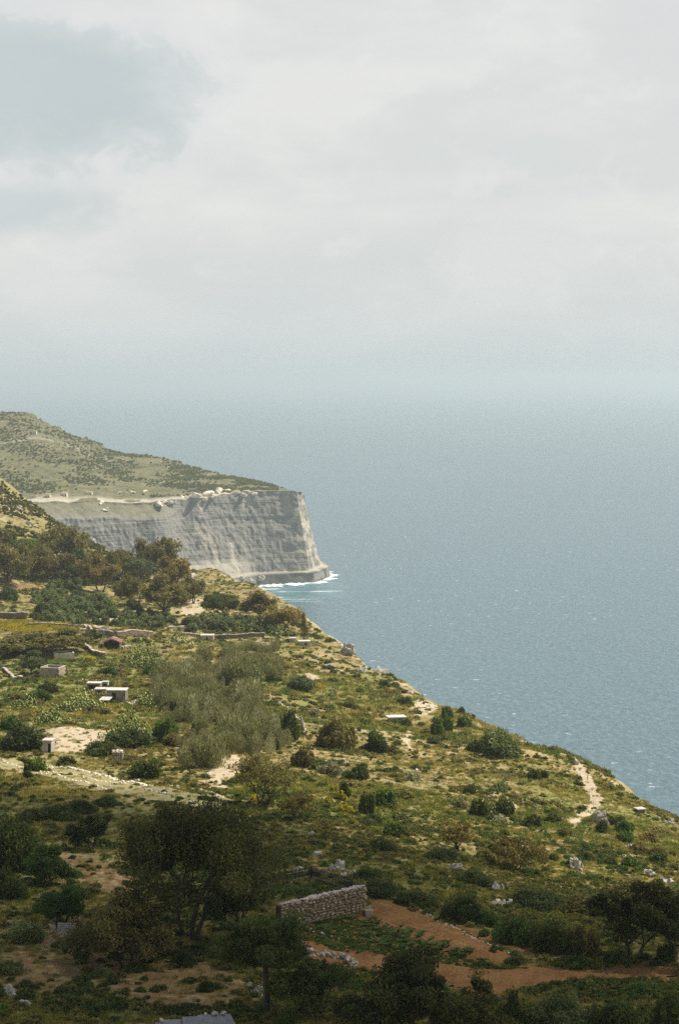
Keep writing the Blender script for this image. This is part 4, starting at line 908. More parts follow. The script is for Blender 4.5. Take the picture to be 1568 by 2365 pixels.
# yellow flowering terrace
P = wpoly([(0,1440),(60,1436),(205,1440),(212,1452),(100,1462),(0,1456)]); r = np.random.default_rng(77)
x = r.uniform(P[:, 0].min(), P[:, 0].max(), 9000); y = r.uniform(P[:, 1].min(), P[:, 1].max(), 9000); k = in_poly(x, y, P); x, y = x[k][:1500], y[k][:1500]
instancer('flowers', SCRUB['yellow'], np.stack([x, y, H(x, y)], 1), np.stack([0 * x, 0 * x, r.uniform(0, 6, len(x))], 1), r.uniform(.8, 1.5, len(x)), 'sheet of bright yellow flowers on the terrace at left', 'flowers')
# the grey-green reed thicket in the hollow
def plume(seed, n, rad, hh, leaf):                        # one feathery upright clump
    r = np.random.default_rng(seed); q = r.uniform(0, 1, n) ** .7; a = r.uniform(0, 6.28, n); d = rad * np.sqrt(r.uniform(0, 1, n)) * (.45 + .75 * np.sin(q * 2.6))
    Cn = np.stack([d * np.cos(a), d * np.sin(a), q * hh * (1.05 - .35 * (d / rad) ** 2)], 1); s = .30 * r.uniform(.6, 1.3, n); lean = np.stack([np.cos(a) * .45 * d / rad + r.normal(0, .15, n), np.sin(a) * .45 * d / rad + r.normal(0, .15, n), np.ones(n)], 1); lean /= np.linalg.norm(lean, axis=1)[:, None]
    b = np.cross(lean, r.normal(size=(n, 3))); b /= np.linalg.norm(b, axis=1)[:, None]
    V = np.stack([Cn + lean * s[:, None], Cn + b * .06, Cn - lean * s[:, None], Cn - b * .06], 1).reshape(-1, 3)
    return mesh_np('plume', V, np.arange(4 * n).reshape(n, 4), L[leaf], False, None, dict(tint=r.uniform(0, 1, n)))
reed = plume(8, 620, 1.6, 4.6, 'reed'); reedg = plume(9, 420, 1.0, 5.2, 'grey')
P = wpoly([(355,1600),(390,1545),(470,1515),(560,1500),(640,1510),(640,1560),(600,1620),(650,1690),(660,1760),(600,1770),(470,1780),(410,1770),(420,1700),(360,1660)])
x = r.uniform(P[:, 0].min(), P[:, 0].max(), 30000); y = r.uniform(P[:, 1].min(), P[:, 1].max(), 30000); jx_ = x + 9 * vnoise(x / 9, y / 12, 21); jy_ = y + 16 * vnoise(x / 9, y / 12, 22); k = in_poly(jx_, jy_, P) & (vnoise(x / 7, y / 10, 23) > -.22); x, y = x[k], y[k]
for nm, src, a, b, lab in [('reeds', reed, 0, 560, 'grey-green feathery reed thicket filling the hollow'), ('reeds', reedg, 560, 900, 'silvery dead reeds standing through the thicket')]:
    xx, yy = x[a:b], y[a:b]
    if a: g_ = vnoise(xx / 8, yy / 12, 5) > .08; xx, yy = xx[g_], yy[g_]
    instancer(nm, src, np.stack([xx, yy, H(xx, yy)], 1), np.stack([r.normal(0, .1, len(xx)), r.normal(0, .1, len(xx)), r.uniform(0, 6, len(xx))], 1), r.uniform(.55, 1.1, len(xx)) * (.55 + 1.5 * np.clip(vnoise(xx / 7, yy / 9, 6) + .25, 0, 1)), lab, 'reeds')
for i in range(34):                                        # bushier growth inside the thicket
    j = 900 + i * 7; gx, gy = float(x[j]), float(y[j]); s_ = random.uniform(3.0, 6.0)
    shrub_at((gx, gy, ground(gx, gy)), 'mid' if s_ < 4.5 else 'big', s_, s_ * random.uniform(.55, .8), random.choice(['reed', 'olive', 'reed', 'brown', 'grey']), 'grey-green shrub growing up through the reed thicket', 'shrubs inside the reed thicket')
# crop rows seen as a green strip beyond the crop plants
P = wpoly([(700,2155),(760,2118),(840,2130),(920,2164),(1010,2204),(1160,2238),(1230,2242),(1060,2236),(900,2214),(760,2196)]); x = r.uniform(P[:, 0].min(), P[:, 0].max(), 9000); y = r.uniform(P[:, 1].min(), P[:, 1].max(), 9000); k = in_poly(x, y, P); x, y = x[k][:2200], y[k][:2200]
instancer('seedlings', SCRUB['green'], np.stack([x, y, H(x, y)], 1), np.stack([0 * x, 0 * x, r.uniform(0, 6, len(x))], 1), r.uniform(.18, .5, len(x)), 'strip of young green seedlings between the crop plants and the red soil', 'seedlings')
# scrub on the far headland
r = np.random.default_rng(88); n = 20000
ri = r.integers(NC + 8, NC + NHL - 1, n); ci = r.integers(60, 700, n); p = HV[ri, ci] * .5 + HV[ri + 1, ci + 1] * .5
k = (vnoise(p[:, 0] / 45, p[:, 1] / 60, 90) + .5 * vnoise(p[:, 0] / 14, p[:, 1] / 20, 91) + r.normal(0, .1, n)) > -.02; p = p[k]
fb, fl_ = bush_points(57, 1.5, 1.4, 220, 5); HB = foliage_mesh('far_scrub', fb, .5, 58, .6, .5, fl_); HB.materials.append(L['mixed'])
HB2 = HB.copy(); HB2.materials.clear(); HB2.materials.append(L['green'])
instancer('scrub', HB, p[::2], np.zeros((len(p[::2]), 3)), r.uniform(.5, 1.6, len(p[::2])), 'dark scrub dotting the far headland', 'scrub')
instancer('scrub', HB2, p[1::2], np.zeros((len(p[1::2]), 3)), r.uniform(.4, 1.3, len(p[1::2])), 'olive scrub dotting the far headland', 'scrub')

# thicker scrub on the rocky rise at the far left of the near land
r = np.random.default_rng(89); n = 9000; a = r.uniform(-.22, -.10, n); y = r.uniform(850, 1075, n); x = a * y
k = (edge_dist(x, y) < 2) & (vnoise(x / 16, y / 22, 93) + .5 * vnoise(x / 5, y / 7, 94) > -.05); x, y = x[k][:5200], y[k][:5200]
HB3 = HB.copy(); HB3.materials.clear(); HB3.materials.append(L['dark']); HB4 = HB.copy(); HB4.materials.clear(); HB4.materials.append(L['brown'])
for q_, src in ((0, HB3), (1, HB4), (2, HB)):
    xx, yy = x[q_::3], y[q_::3]
    instancer('scrub', src, np.stack([xx, yy, H(xx, yy)], 1), np.stack([0 * xx, 0 * xx, r.uniform(0, 6, len(xx))], 1), r.uniform(.3, 1.0, len(xx)), ('dark', 'brown', 'olive')[q_] + ' low scrub on the rocky rise at the far left', 'scrub')
# ------------------------------------------------------------------ stones
def hull_stone(seed, n=15):
    r = np.random.default_rng(seed); bm = bmesh.new()
    for i in range(n):
        v = r.normal(size=3); v /= np.abs(v).max(); v = v * .5 * r.uniform(.82, 1.0, 3); bm.verts.new(v)
    bmesh.ops.convex_hull(bm, input=bm.verts[:]); bmesh.ops.delete(bm, geom=[v for v in bm.verts if not v.link_faces], context='VERTS')
    me = bpy.data.meshes.new('stone'); bm.to_mesh(me); bm.free(); return me
M['outcrop'] = simple('outcrop_limestone', (.30, .275, .22), (.52, .48, .40), 1.6, bump=0.10, c3=(.13, .115, .08))
STONE = {k: [hull_stone(400 + i) for i in range(7)] for k in ('wallstone', 'palerock', 'coping', 'rock', 'brownstone', 'cream')}
for k, ms in STONE.items():
    for me in ms: me.materials.append(M[k])
def stone_child(parent, loc, dim, rz, kind, name='stone'):
    return obj(name, random.choice(STONE[kind]), parent, loc, (random.uniform(-.25, .25), random.uniform(-.25, .25), rz + random.uniform(-.3, .3)), dim)
def rock_mesh(seed, sub=4):
    """low craggy outcrop: several broken blocks grown together, pitted"""
    bm = bmesh.new(); bmesh.ops.create_icosphere(bm, subdivisions=sub, radius=.5); r = np.random.default_rng(seed)
    D = r.normal(size=(26, 3)); D /= np.linalg.norm(D, axis=1)[:, None]; h = r.uniform(.22, .44, 26)
    c_ = np.array([v.co[:] for v in bm.verts])
    for d, hh in zip(D, h):
        q = c_ @ d - hh; c_ = c_ - d * (np.maximum(q, 0) * .92)[:, None]
    def n3(f, s): return vnoise(c_[:, 0] * f + c_[:, 2] * f * .7, c_[:, 1] * f - c_[:, 2] * f * .6, seed + s)
    c_ = c_ * (1 + .55 * n3(3.1, 1) + .42 * n3(7, 2) + .30 * n3(15, 3))[:, None]
    c_[:, 2] += .10 * np.sign(n3(4.5, 4)) * (c_[:, 2] > 0)
    for v, q in zip(bm.verts, c_): v.co = q
    me = bpy.data.meshes.new('boulder'); bm.to_mesh(me); bm.free(); return me
ROCK = [rock_mesh(500 + i) for i in range(6)]
for me in ROCK: me.materials.append(M['palerock'])
def rock(fx, fy, w_, h_, label, group=None, name='boulder', mat='outcrop', dep=1.0, k=None):
    p = at(fx, fy); m = mpp(p[1]); o = obj(name, ROCK[(k if k is not None else int(fx + fy)) % 6], None, (p[0], p[1], p[2] + h_ * m * .10), (random.uniform(-.2, .2), random.uniform(-.2, .2), random.uniform(0, 6)), (w_ * m * 1.1, w_ * m * dep, h_ * m * 1.35))
    setmat(o, M[mat]); return tag(o, label, 'rock', group)
for a in [(1052,2012,58,24,'large pale boulder at the edge of the shade'), (1388,1908,40,32,'pitted white outcrop on the right slope'), (800,1772,22,18,'upper of the white boulders below the big round bush'), (785,1786,26,18,'middle white boulder below the big round bush'), (822,1794,24,14,'lower white boulder below the big round bush'),
          (1458,1965,50,22,'long tilted white slab near the right edge'), (1440,1985,18,14,'small white rock under the long tilted slab'), (1330,2010,46,40,'white outcrop low on the right slope'), (1530,2045,50,30,'white rocky outcrop at the right edge on the shade line'), (1500,2025,40,22,'white rock left of the outcrop at the right edge'),
          (700,1690,14,34,'upright pale rock left of the big round bush'), (778,2012,46,28,'pale rubble outcrop behind the fence corner'), (815,2030,30,22,'smaller pale rubble outcrop right of the fence corner'), (592,2305,40,40,'pale rock at the foot of the slender tree'), (575,2285,24,22,'small pale rock beside the slender tree'), (800,2362,26,20,'pale rock at the bottom edge in the thicket'),
          (25,2305,46,26,'pale rock ledge at the lower left edge'), (60,2325,36,18,'pale rock right of the ledge at the lower left'), (1150,2060,42,26,'brownish rubble heap above the pale metal sheet'), (690,2012,24,8,'flat pale stone in the grass above the fence'), (730,1978,26,9,'flat pale stone in the grass beyond the fence'),
          (1248,1925,26,14,'pale slab on the right slope'), (1170,1815,18,12,'pale rock in the middle of the right slope'), (1130,1850,18,14,'pale rock left of the twin dark bushes'), (1238,1870,16,12,'pale rock above the grassy hollow on the right slope'), (1545,1905,30,16,'pale rock below the small cliff-edge hut'), (940,1602,22,10,'brown ledge rock jutting from the skyline'), (1328,1768,22,22,'pale rock standing on the skyline by the path'),
          (880,1520,40,18,'pale rocks on the skyline below the conifer'), (800,1512,40,22,'pale rock face on the skyline right of the pillboxes'), (215,1950,16,10,'small pale rock above the large spreading tree'), (300,1905,20,12,'pale rock in the shaded grass left of the spreading crown'), (340,1925,16,10,'small pale rock touching the spreading crown'), (985,2085,26,10,'pale stone above the red strip'), (1395,2218,14,8,'small white stone by the forking tree'), (95,1250,20,14,'pale rock among green trees on the far rise'),
          (210,1222,34,20,'pale rock on the far rise against the cliff'), (70,1215,26,12,'pale slab on the far rocky rise'), (40,1180,22,10,'pale rock high on the far rocky rise'), (445,1338,34,14,'pale rock right of the tallest far tree'), (830,1555,40,20,'pale rocky patch high on the sunlit slope'), (760,1545,34,12,'pale stones near the top of the sunlit slope')]:
    rock(*a)
for i in range(50):                                        # loose rocks
    while True:
        x, y = random.uniform(-40, 62), random.uniform(230, 640)
        if edge_dist(np.array([x]), np.array([y]))[0] < -3 and abs(x / y) < .18 and not any(in_poly(np.array([x]), np.array([y]), q)[0] for q in NOGO): break
    s = random.uniform(.5, 1.5); o = obj('loose_rock', random.choice(ROCK), None, (x, y, ground(x, y) + .1 * s), (0, 0, random.uniform(0, 6)), (s, s * .8, s * .6))
    tag(o, 'small pale loose rock lying on the hillside', 'rock', 'small loose rocks on the hillside')

# ------------------------------------------------------------------ lines of white stones
def stone_line(pts, label, sz=.55, step=.62, kind='palerock', two=False, height=1):
    G = ground_line(pts, step); c_ = G.mean(0); t_ = thing('dry_stone_wall', label, 'wall', tuple(c_))
    for i in range(len(G) - 1):
        g = G[i]; d = G[i + 1] - g; a = math.atan2(d[1], d[0])
        for k in range(height):
            s = sz * random.uniform(.6, 1.35); stone_child(t_, tuple(g - c_ + np.array([random.gauss(0, .12), random.gauss(0, .25), s * .2 + k * sz * .6])), (s * 1.3, s, s * .8), a, kind)
    return t_
stone_line([(91,1770),(179,1780),(233,1793),(280,1808),(337,1817),(405,1822),(465,1829),(520,1848)], 'upper line of white stones edging the terraces', .46, .32, 'cream')
stone_line([(0,1758),(64,1780),(145,1790),(202,1800),(270,1812),(337,1820)], 'middle line of white stones along the terraces', .4, .45, 'cream')
stone_line([(0,1778),(110,1790),(169,1805),(208,1813),(236,1824),(263,1827)], 'lower broken line of white stones along the terraces', .4, .8, 'cream')
stone_line([(337,1827),(385,1837),(425,1848)], 'short line of white stones under the right end of the terraces', .5, .7)
stone_line([(450,1868),(490,1872),(515,1882)], 'short tail of white stones at the right end of the terraces', .5, .6)
stone_line([(905,2076),(940,2090),(982,2113),(1031,2139),(1083,2166),(1117,2184),(1177,2207)], 'thin line of white stones along the upper edge of the red strip', .28, .38)
stone_line([(690,2140),(720,2152),(760,2163),(790,2178)], 'faint line of stones between the crop patch and the left red plot', .28, .5)
stone_line([(700,2206),(750,2212),(800,2222),(825,2238)], 'low rubble wall under the left red plot', .5, .42, 'rock', height=2)
stone_line([(278,1722),(320,1690),(330,1700)], 'short pale wall at the right of the bare terrace', .5, .55, height=2)
stone_line([(640,1622),(665,1640),(690,1665),(705,1700)], 'broken pale wall running down beside the tall dark bush', .6, .8)
stone_line([(0,1520),(30,1508),(70,1502)], 'curved pale wall at the left edge below the dark thicket', .7, .7, height=2)
stone_line([(400,1730),(440,1745),(455,1775)], 'broken stone edge below the reed thicket', .5, .8)
stone_line([(430,1300+42),(460,1352),(480,1358)], 'pale rubble right of the far tree row', .8, 1.2)
stone_line([(0,1338),(80,1340),(150,1342),(220,1340)], 'pale stone terrace edge below the far tree row', .8, 1.1)
stone_line([(130,2130),(118,2140),(125,2160)], 'little rubble pile left of the wooden pallet', .4, .4, 'wallstone', height=2)
stone_line([(178,2128),(192,2138),(200,2150)], 'little rubble pile right of the wooden pallet', .4, .4, 'wallstone', height=2)

# ------------------------------------------------------------------ the dry-stone wall by the field
p1, p2 = np.array(at(648, 2152)), np.array(at(842, 2106)); d = p2 - p1; Lw = float(np.hypot(d[0], d[1])); ang = math.atan2(d[1], d[0])
ht = 58 * mpp((p1[1] + p2[1]) / 2); th_w = .75
dr = np.array([d[0] / Lw, d[1] / Lw, 0]); nr_ = np.array([dr[1], -dr[0], 0])           # nr_ faces the camera
wall = thing('stone_wall', 'tall rubble stone wall with pale coping beside the red field', 'wall', tuple(p1))
top = lambda s: ht + (d[2] / Lw) * s
mb = MB(); a = np.array([0, 0, -.6])
q = [nr_ * 0 , dr * Lw, dr * Lw - nr_ * th_w, -nr_ * th_w]
V = [v + np.array([0, 0, -.8 + (d[2] if i in (1, 2) else 0)]) for i, v in enumerate(q)] + [v + np.array([0, 0, ht - .08 + (d[2] if i in (1, 2) else 0)]) for i, v in enumerate(q)]
mb.add(V, BOXF); mb.build('core', M['mortar'], wall)
nrow = 9; ch = ht / nrow; cnt = 0
for r_ in range(nrow):
    s = 0.0
    while s < Lw - .1:
        ww = random.uniform(.28, .62) * (Lw / 14 + .35); zc = (r_ + .5) * ch + (d[2] / Lw) * s + random.gauss(0, .04)
        stone_child(wall, tuple(dr * (s + ww / 2) + nr_ * random.uniform(-.04, .08) + np.array([0, 0, zc])), (ww * 1.04, .34, ch * random.uniform(.95, 1.18)), ang, 'wallstone'); s += ww; cnt += 1
for r_ in range(nrow):
    for k in range(2): stone_child(wall, tuple(dr * (Lw + .03) - nr_ * (.15 + .4 * k) + np.array([0, 0, d[2] + (r_ + .5) * ch])), (.34, .42, ch * 1.1), ang, 'wallstone')
s = 0.0
while s < Lw:
    ww = random.uniform(.4, .7); stone_child(wall, tuple(dr * (s + ww / 2) - nr_ * th_w * .5 + np.array([0, 0, top(s) + .05])), (ww * 1.05, th_w * 1.25, .24), ang, 'coping', 'coping_stone'); s += ww * .9
print('wall stones', cnt, Lw, ht)
mbx = MB().box((0, 0, .35), (1.0, .7, .7), .3); p = at(852, 2118); tag(mbx.build('stone_trough', M['block'], None, loc=p), 'dark stone block at the right foot of the rubble wall', 'block')

# ------------------------------------------------------------------ palisade fence
fence = None
def palisade(pts, label, hgt, rails=(.25, .8)):
    P = [np.array(at(*q)) for q in pts]; base = P[0]; t_ = thing('palisade_fence', label, 'fence', tuple(base))
    pm = MB().box((0, 0, hgt / 2), (.075, .03, hgt)); pm.add([(-.037, -.015, hgt), (.037, -.015, hgt), (.037, .015, hgt), (-.037, .015, hgt), (0, 0, hgt + .1), (0, 0, hgt + .1), (0, 0, hgt + .1), (0, 0, hgt + .1)], BOXF[2:]); pmesh = pm.mesh('pale', M['iron'])
    for a_, b_ in zip(P[:-1], P[1:]):
        d_ = b_ - a_; Ld = math.hypot(d_[0], d_[1]); n = int(Ld / .21); an = math.atan2(d_[1], d_[0])
        for i in range(n + 1): obj('pale', pmesh, t_, tuple(a_ - base + d_ * i / n), (random.gauss(0, .02), random.gauss(0, .02), an), (1, 1, random.uniform(.96, 1.04)))
        for f in rails: MB().tube([a_ - base + np.array([0, 0, hgt * f]), b_ - base + np.array([0, 0, hgt * f])], .055, 4).build('rail', M['rail'], t_)
        for e in (a_, b_): MB().box((0, 0, hgt * .5), (.12, .12, hgt * 1.1), an).build('post', M['iron'], t_, loc=tuple(e - base))
palisade([(590, 2044), (616, 2056), (717, 2034)], 'dark iron palisade fence, left run behind the stone wall', 30 * mpp(236))
palisade([(719, 2035), (812, 2064)], 'dark iron palisade fence, right run meeting the stone wall', 30 * mpp(236))

# ------------------------------------------------------------------ wooden pallet
p = at(152, 2168); pal = thing('wooden_pallet', 'weathered grey slatted pallet leaning on rubble among weeds', 'pallet', p, -.12); W_, H_ = 2.0, 1.55
pal.rotation_euler = (R(-28), 0, -.1)
for i in range(7): MB().box((0, -.07, .1 + i * (H_ - .2) / 6), (W_, .03, .15), 0, .006).build('slat', M['wood'], pal)
for x in (-.85, 0, .85): MB().box((x, 0, H_ / 2), (.1, .1, H_)).build('bearer', M['wood'], pal)
# dry leaning stem
p = at(382, 2296); tag(MB().tube([(0, 0, -.1), (.35, 0, .7), (.8, .1, 1.5)], [.05, .04, .02], 5).build('dry_stalk', M['twig'], None, loc=p), 'pale dry stalk leaning right in the lower left', 'stalk')
# grey sheet roof of the shed cut by the bottom edge
p = at(455, 2436); shed = thing('shed', 'shed with grey metal sheet roof cut by the bottom edge', 'shed', p, .12)
MB().box((0, 1.6, .85), (5.6, 3.2, 2.1)).build('wall', M['block'], shed)
for x0, x1, y1, z1 in ((-3.4, -1.35, 2.7, 1.98), (-1.1, 3.0, 3.5, 2.1)):
    n = 40; xs = np.linspace(x0, x1, n); V = []
    for j, (yy, zz) in enumerate(((-.3, 1.93), (y1, z1))):
        for i, x in enumerate(xs): V.append((x + (.5 if j == 0 and i > n // 2 else 0), yy - .3 * (j and i < n // 3), zz + .03 * math.sin(i * 2.1)))
    V += [(x, y, z - .02) for x, y, z in V]; F = [(i, i + 1, n + i + 1, n + i) for i in range(n - 1)] + [(2 * n + i, 3 * n + i, 3 * n + i + 1, 2 * n + i + 1) for i in range(n - 1)]
    obj('roof_sheet', mesh_np('roof_sheet', V, F, M['metal'], True), shed)
for i, (x, y, s, lb) in enumerate([(-2.9, 2.35, .4, 'stone weighing down the left end of the grey sheet roof'), (.9, 3.35, .32, 'ochre stone on the edge of the grey sheet roof'), (1.75, 3.3, .55, 'larger stone on the far edge of the grey sheet roof'), (2.4, 3.3, .45, 'pale stone at the right corner of the grey sheet roof')]):
    o = obj('weight_stone', STONE['coping'][i], None, (p[0] + x * .99 - y * .12, p[1] + y + x * .12, p[2] + 2.12 + s * .25), (.2, .1, i), (s * 1.3, s, s * .8)); tag(o, lb, 'stone')
# pale metal sheet resting on stones
p = at(1150, 2096); sh = thing('metal_sheet', 'pale metal sheet propped on stones among dark bushes', 'sheet', p, .1); m = mpp(p[1])
V = [(-1.5, -.2, .45), (.3, -.6, .38), (1.4, -.1, .45), (.1, .9, .55)]; V = [(x, y, z - .05) for x, y, z in V] + V
obj('sheet', mesh_np('sheet', V, BOXF, M['concrete']), sh)
for x, y, z, s in [(-1.5, -.2, .45, .5), (0, .85, .55, .4), (.8, .5, .5, .4), (1.5, .1, .6, .55), (1.1, -.3, .5, .4), (.3, -.6, .2, .5), (-.8, -.3, .15, .6), (.1, .6, .4, .8), (-2.3, .1, .3, .5), (-2.7, .2, .35, .4)]: stone_child(sh, (x, y, z), (s, s, s * .8), 0, 'palerock')

# ------------------------------------------------------------------ huts and farm buildings
def at_box(fl, fr, fb): 
    p = np.array(at((fl + fr) / 2, fb)); return p, (fr - fl) * mpp(p[1])
def hut(fl, fr, fb, hF, dep, label, wm='block', rm='white', rz=0.0, door=None, roof=True, over=.18, rt=.22, name='stone_hut', cat='hut', window=None):
    p, wd = at_box(fl, fr, fb); hh = hF * mpp(p[1]); t_ = thing(name, label, cat, tuple(p), rz); w2, tk = wd / 2, .35; b = -.8
    mb = MB()
    if door:                                               # front wall built round the opening
        dx0, dx1, dh = door[0] * wd - w2, door[1] * wd - w2, door[2] * hh
        mb.box(((-w2 + dx0) / 2, tk / 2, (hh + b) / 2), (dx0 + w2, tk, hh - b)); mb.box(((w2 + dx1) / 2, tk / 2, (hh + b) / 2), (w2 - dx1, tk, hh - b)); mb.box(((dx0 + dx1) / 2, tk / 2, (hh + dh) / 2), (dx1 - dx0, tk, hh - dh))
    else: mb.box((0, tk / 2, (hh + b) / 2), (wd, tk, hh - b))
    mb.box((-w2 + tk / 2, (dep + tk) / 2, (hh + b) / 2), (tk, dep - tk, hh - b)); mb.box((w2 - tk / 2, (dep + tk) / 2, (hh + b) / 2), (tk, dep - tk, hh - b)); mb.box((0, dep - tk / 2, (hh + b) / 2), (wd - 2 * tk, tk, hh - b))
    mb.build('wall', M[wm], t_)
    if door: MB().box(((dx0 + dx1) / 2, tk + .02, dh / 2), (dx1 - dx0, .05, dh)).build('door', M['iron'], t_)
    if window: MB().box((window * wd - w2, -.01, hh * .55), (.7, .06, .6)).build('window', M['iron'], t_)
    if roof: MB().box((0, dep / 2, hh + rt / 2 + .003), (wd + 2 * over, dep + 2 * over, rt), 0, .03).build('roof', M[rm], t_)
    return t_, wd, hh, p
hut(246, 290, 1624, 27, 3.6, 'main white-roofed farm building with a dark doorway', 'concrete', 'white', -.06, (.28, .5, .8), name='farm_building', cat='building')
hut(201, 231, 1598, 17, 2.8, 'farthest left white-roofed farm building of the cluster', 'concrete', 'white', -.06, (.12, .8, .85), name='farm_building', cat='building')
hut(219, 244, 1608, 13, 2.6, 'low farm building left of the main white-roofed one', 'concrete', 'white', -.06, (.2, .8, .8), name='farm_building', cat='building')
hut(236, 249, 1592, 14, 1.6, 'small white cubicle behind the main farm building', 'white', 'white', -.06, (.14, .86, .8), name='farm_building', cat='building')
p, wd = at_box(231, 255, 1630); m = mpp(p[1]); cn = thing('canopy', 'tilted white canopy slab on posts in front of the farm buildings', 'canopy', tuple(p), -.06)
V = [(-wd / 2 - .3, -.2, 1.25), (wd / 2 - .3, -.2, 1.2), (wd / 2 + .3, 2.2, 1.75), (-wd / 2 + .3, 2.2, 1.8)]; V = [(x, y, z - .14) for x, y, z in V] + V
obj('slab', mesh_np('slab', V, BOXF, M['white']), cn)
for x, y, h in ((-wd / 2, 0, 1.1), (wd / 2 - .5, 0, 1.08), (wd / 2, 2.0, 1.55), (-wd / 2 + .4, 2.0, 1.6)): MB().box((x, y, h / 2 - .2), (.14, .14, h + .4)).build('post', M['concrete'], cn)
stone_line([(292,1628),(305,1632),(316,1622)], 'low pale wall at the right foot of the main farm building', .6, .5, height=2)
hut(899, 936, 1674, 14, 2.6, 'small stone pillbox with a white slab roof on the sunlit slope', 'rock', 'white', .2, (.35, .55, .7), rt=.25, over=.35)
hut(464, 493, 1483, 13, 3.2, 'small stone hut with dark door beside the long brown wall', 'rock', 'white', .0, (.42, .56, .8), over=.25)
hut(669, 683, 1486, 9, 2.2, 'left white-topped pillbox beside the conifer at the cliff edge', 'rock', 'white', .0, None, over=.1)
hut(690, 717, 1494, 10, 2.6, 'right white-topped pillbox beside the conifer at the cliff edge', 'rock', 'white', .1, (.5, .7, .7), over=.15)
hut(1474, 1490, 1880, 8, 1.6, 'tiny white-topped hide on the cliff edge at right', 'brownstone', 'white', .3, None, over=.25, rt=.15)
hut(98, 119, 1740, 26, 2.6, 'small stone hut with flat roof half hidden by a dark bush', 'rock', 'coping', -.1, (.6, .9, .8), over=.15)
# squat stone pillar built of rubble courses
p, wd = at_box(258, 284, 1762); hh = 23 * mpp(p[1]); sp = thing('stone_pillar', 'squat square rubble stone pillar between two dark bushes', 'pillar', tuple(p), .1)
MB().box((0, wd / 2, hh / 2 - .3), (wd * .9, wd * .9, hh + .3)).build('core', M['mortar'], sp)
for r_ in range(6):
    for k in range(5):
        for fx_, fy_, a in ((-wd / 2 + (k + .5) * wd / 5, .06, 0), (wd / 2 - .05, (k + .5) * wd / 5, 1.57)): stone_child(sp, (fx_, fy_, (r_ + .5) * hh / 6), (wd / 5 * 1.08, .3, hh / 6 * 1.1), a, 'rock')
for k in range(9): stone_child(sp, (-wd / 2 + (k % 3 + .5) * wd / 3, (k // 3 + .5) * wd / 3, hh + .05), (wd / 3, wd / 3, .22), 0, 'coping')
# roofless block enclosure, every block its own piece
p, wd = at_box(92, 138, 1566); hh = 25 * mpp(p[1]); en = thing('block_enclosure', 'roofless square enclosure of coursed stone blocks', 'ruin', tuple(p), -.28)
BL = {}
for lx in (.9, 1.2, 1.5):
    BL[lx] = MB().box((0, 0, 0), (lx - .04, .32, .40), 0, .012).mesh('block', M['block'])
nc_ = max(4, int(hh / .43)); dep = 4.6
for r_ in range(-1, nc_):
    for ox, oy, a, Ls in ((-wd / 2, 0, 0, wd), (wd / 2 - .16, .2, math.pi / 2, dep - .4), (-wd / 2 + .16, .2, math.pi / 2, dep - .4), (-wd / 2, dep, 0, wd)):
        s = .0 if r_ % 2 else -.0
        while s < Ls - .3:
            lx = random.choice([q for q in (.9, 1.2, 1.5) if q <= max(.9, Ls - s)]); c_ = s + lx / 2
            if c_ + lx / 2 > Ls + .35: break
            obj('block', BL[lx], en, (ox + math.cos(a) * c_, oy + math.sin(a) * c_, (r_ + .5) * .43), (0, 0, a + random.gauss(0, .01))); s += lx
for q_, dm in (((0, 0, nc_ * .43 + .04), (wd + .1, .42, .1)), ((0, dep, nc_ * .43 + .04), (wd + .1, .42, .1)), ((wd / 2 - .16, dep / 2, nc_ * .43 + .04), (.42, dep - .43, .1)), ((-wd / 2 + .16, dep / 2, nc_ * .43 + .04), (.42, dep - .43, .1))): MB().box(q_, dm).build('coping', M['coping'], en)
# open stone tank
p, wd = at_box(126, 172, 1524); hh = 14 * mpp(p[1]); tk = thing('water_tank', 'low open stone water tank right of the roofless enclosure', 'tank', tuple(p), .25); dep = 5.5
for nm, q_, dm in (('wall', (0, 0, hh / 2 - .4), (wd, .45, hh + .8)), ('wall', (0, dep, hh / 2 - .4), (wd, .45, hh + .8)), ('wall', (wd / 2 - .22, dep / 2, hh / 2 - .4), (.45, dep - .46, hh + .8)), ('wall', (-wd / 2 + .22, dep / 2, hh / 2 - .4), (.45, dep - .46, hh + .8)), ('water', (0, dep / 2, hh - .45), (wd - .9, dep - .46, .1))): MB().box(q_, dm, 0, .02).build(nm, M['palerock'] if nm == 'wall' else M['metal'], tk)
# red-roofed shed with a wide eight-sided opening
p, wd = at_box(236, 279, 1503); m = mpp(p[1]); wd *= .95; rs = thing('red_roofed_shed', 'shed with a red gable roof and a wide dark opening', 'shed', tuple(p), .0); wh, rh, dp_ = 2.5, 1.1, 5.0; w2 = wd / 2
outer = [(-w2, -.6), (w2, -.6), (w2, wh), (0, wh + rh), (-w2, wh)]
inner = [(-w2 * .62, .25), (w2 * .62, .25), (w2 * .9, 1.1), (w2 * .86, wh - .15), (0, wh + rh - .3), (-w2 * .86, wh - .15), (-w2 * .9, 1.1)]
bm = bmesh.new()
for yy in (0, .3):
    vo = [bm.verts.new((x, yy, z)) for x, z in outer]; vi = [bm.verts.new((x, yy, z)) for x, z in inner]
    for tri in ((0, 1, 'i1', 'i0'), (1, 2, 'i3', 'i2', 'i1'), (2, 3, 'i4', 'i3'), (3, 4, 'i5', 'i4'), (4, 0, 'i0', 'i6', 'i5')):
        bm.faces.new([vi[int(q[1])] if isinstance(q, str) else vo[q] for q in tri])
    if yy == 0: fo, fi = vo, vi
for A_, B_ in ((fo, vo), (fi, vi)):
    for i in range(len(A_)): bm.faces.new((A_[i], A_[(i + 1) % len(A_)], B_[(i + 1) % len(A_)], B_[i]))
me = bpy.data.meshes.new('front_wall'); bm.to_mesh(me); bm.free(); me.materials.append(M['rock']); obj('front_wall', me, rs)
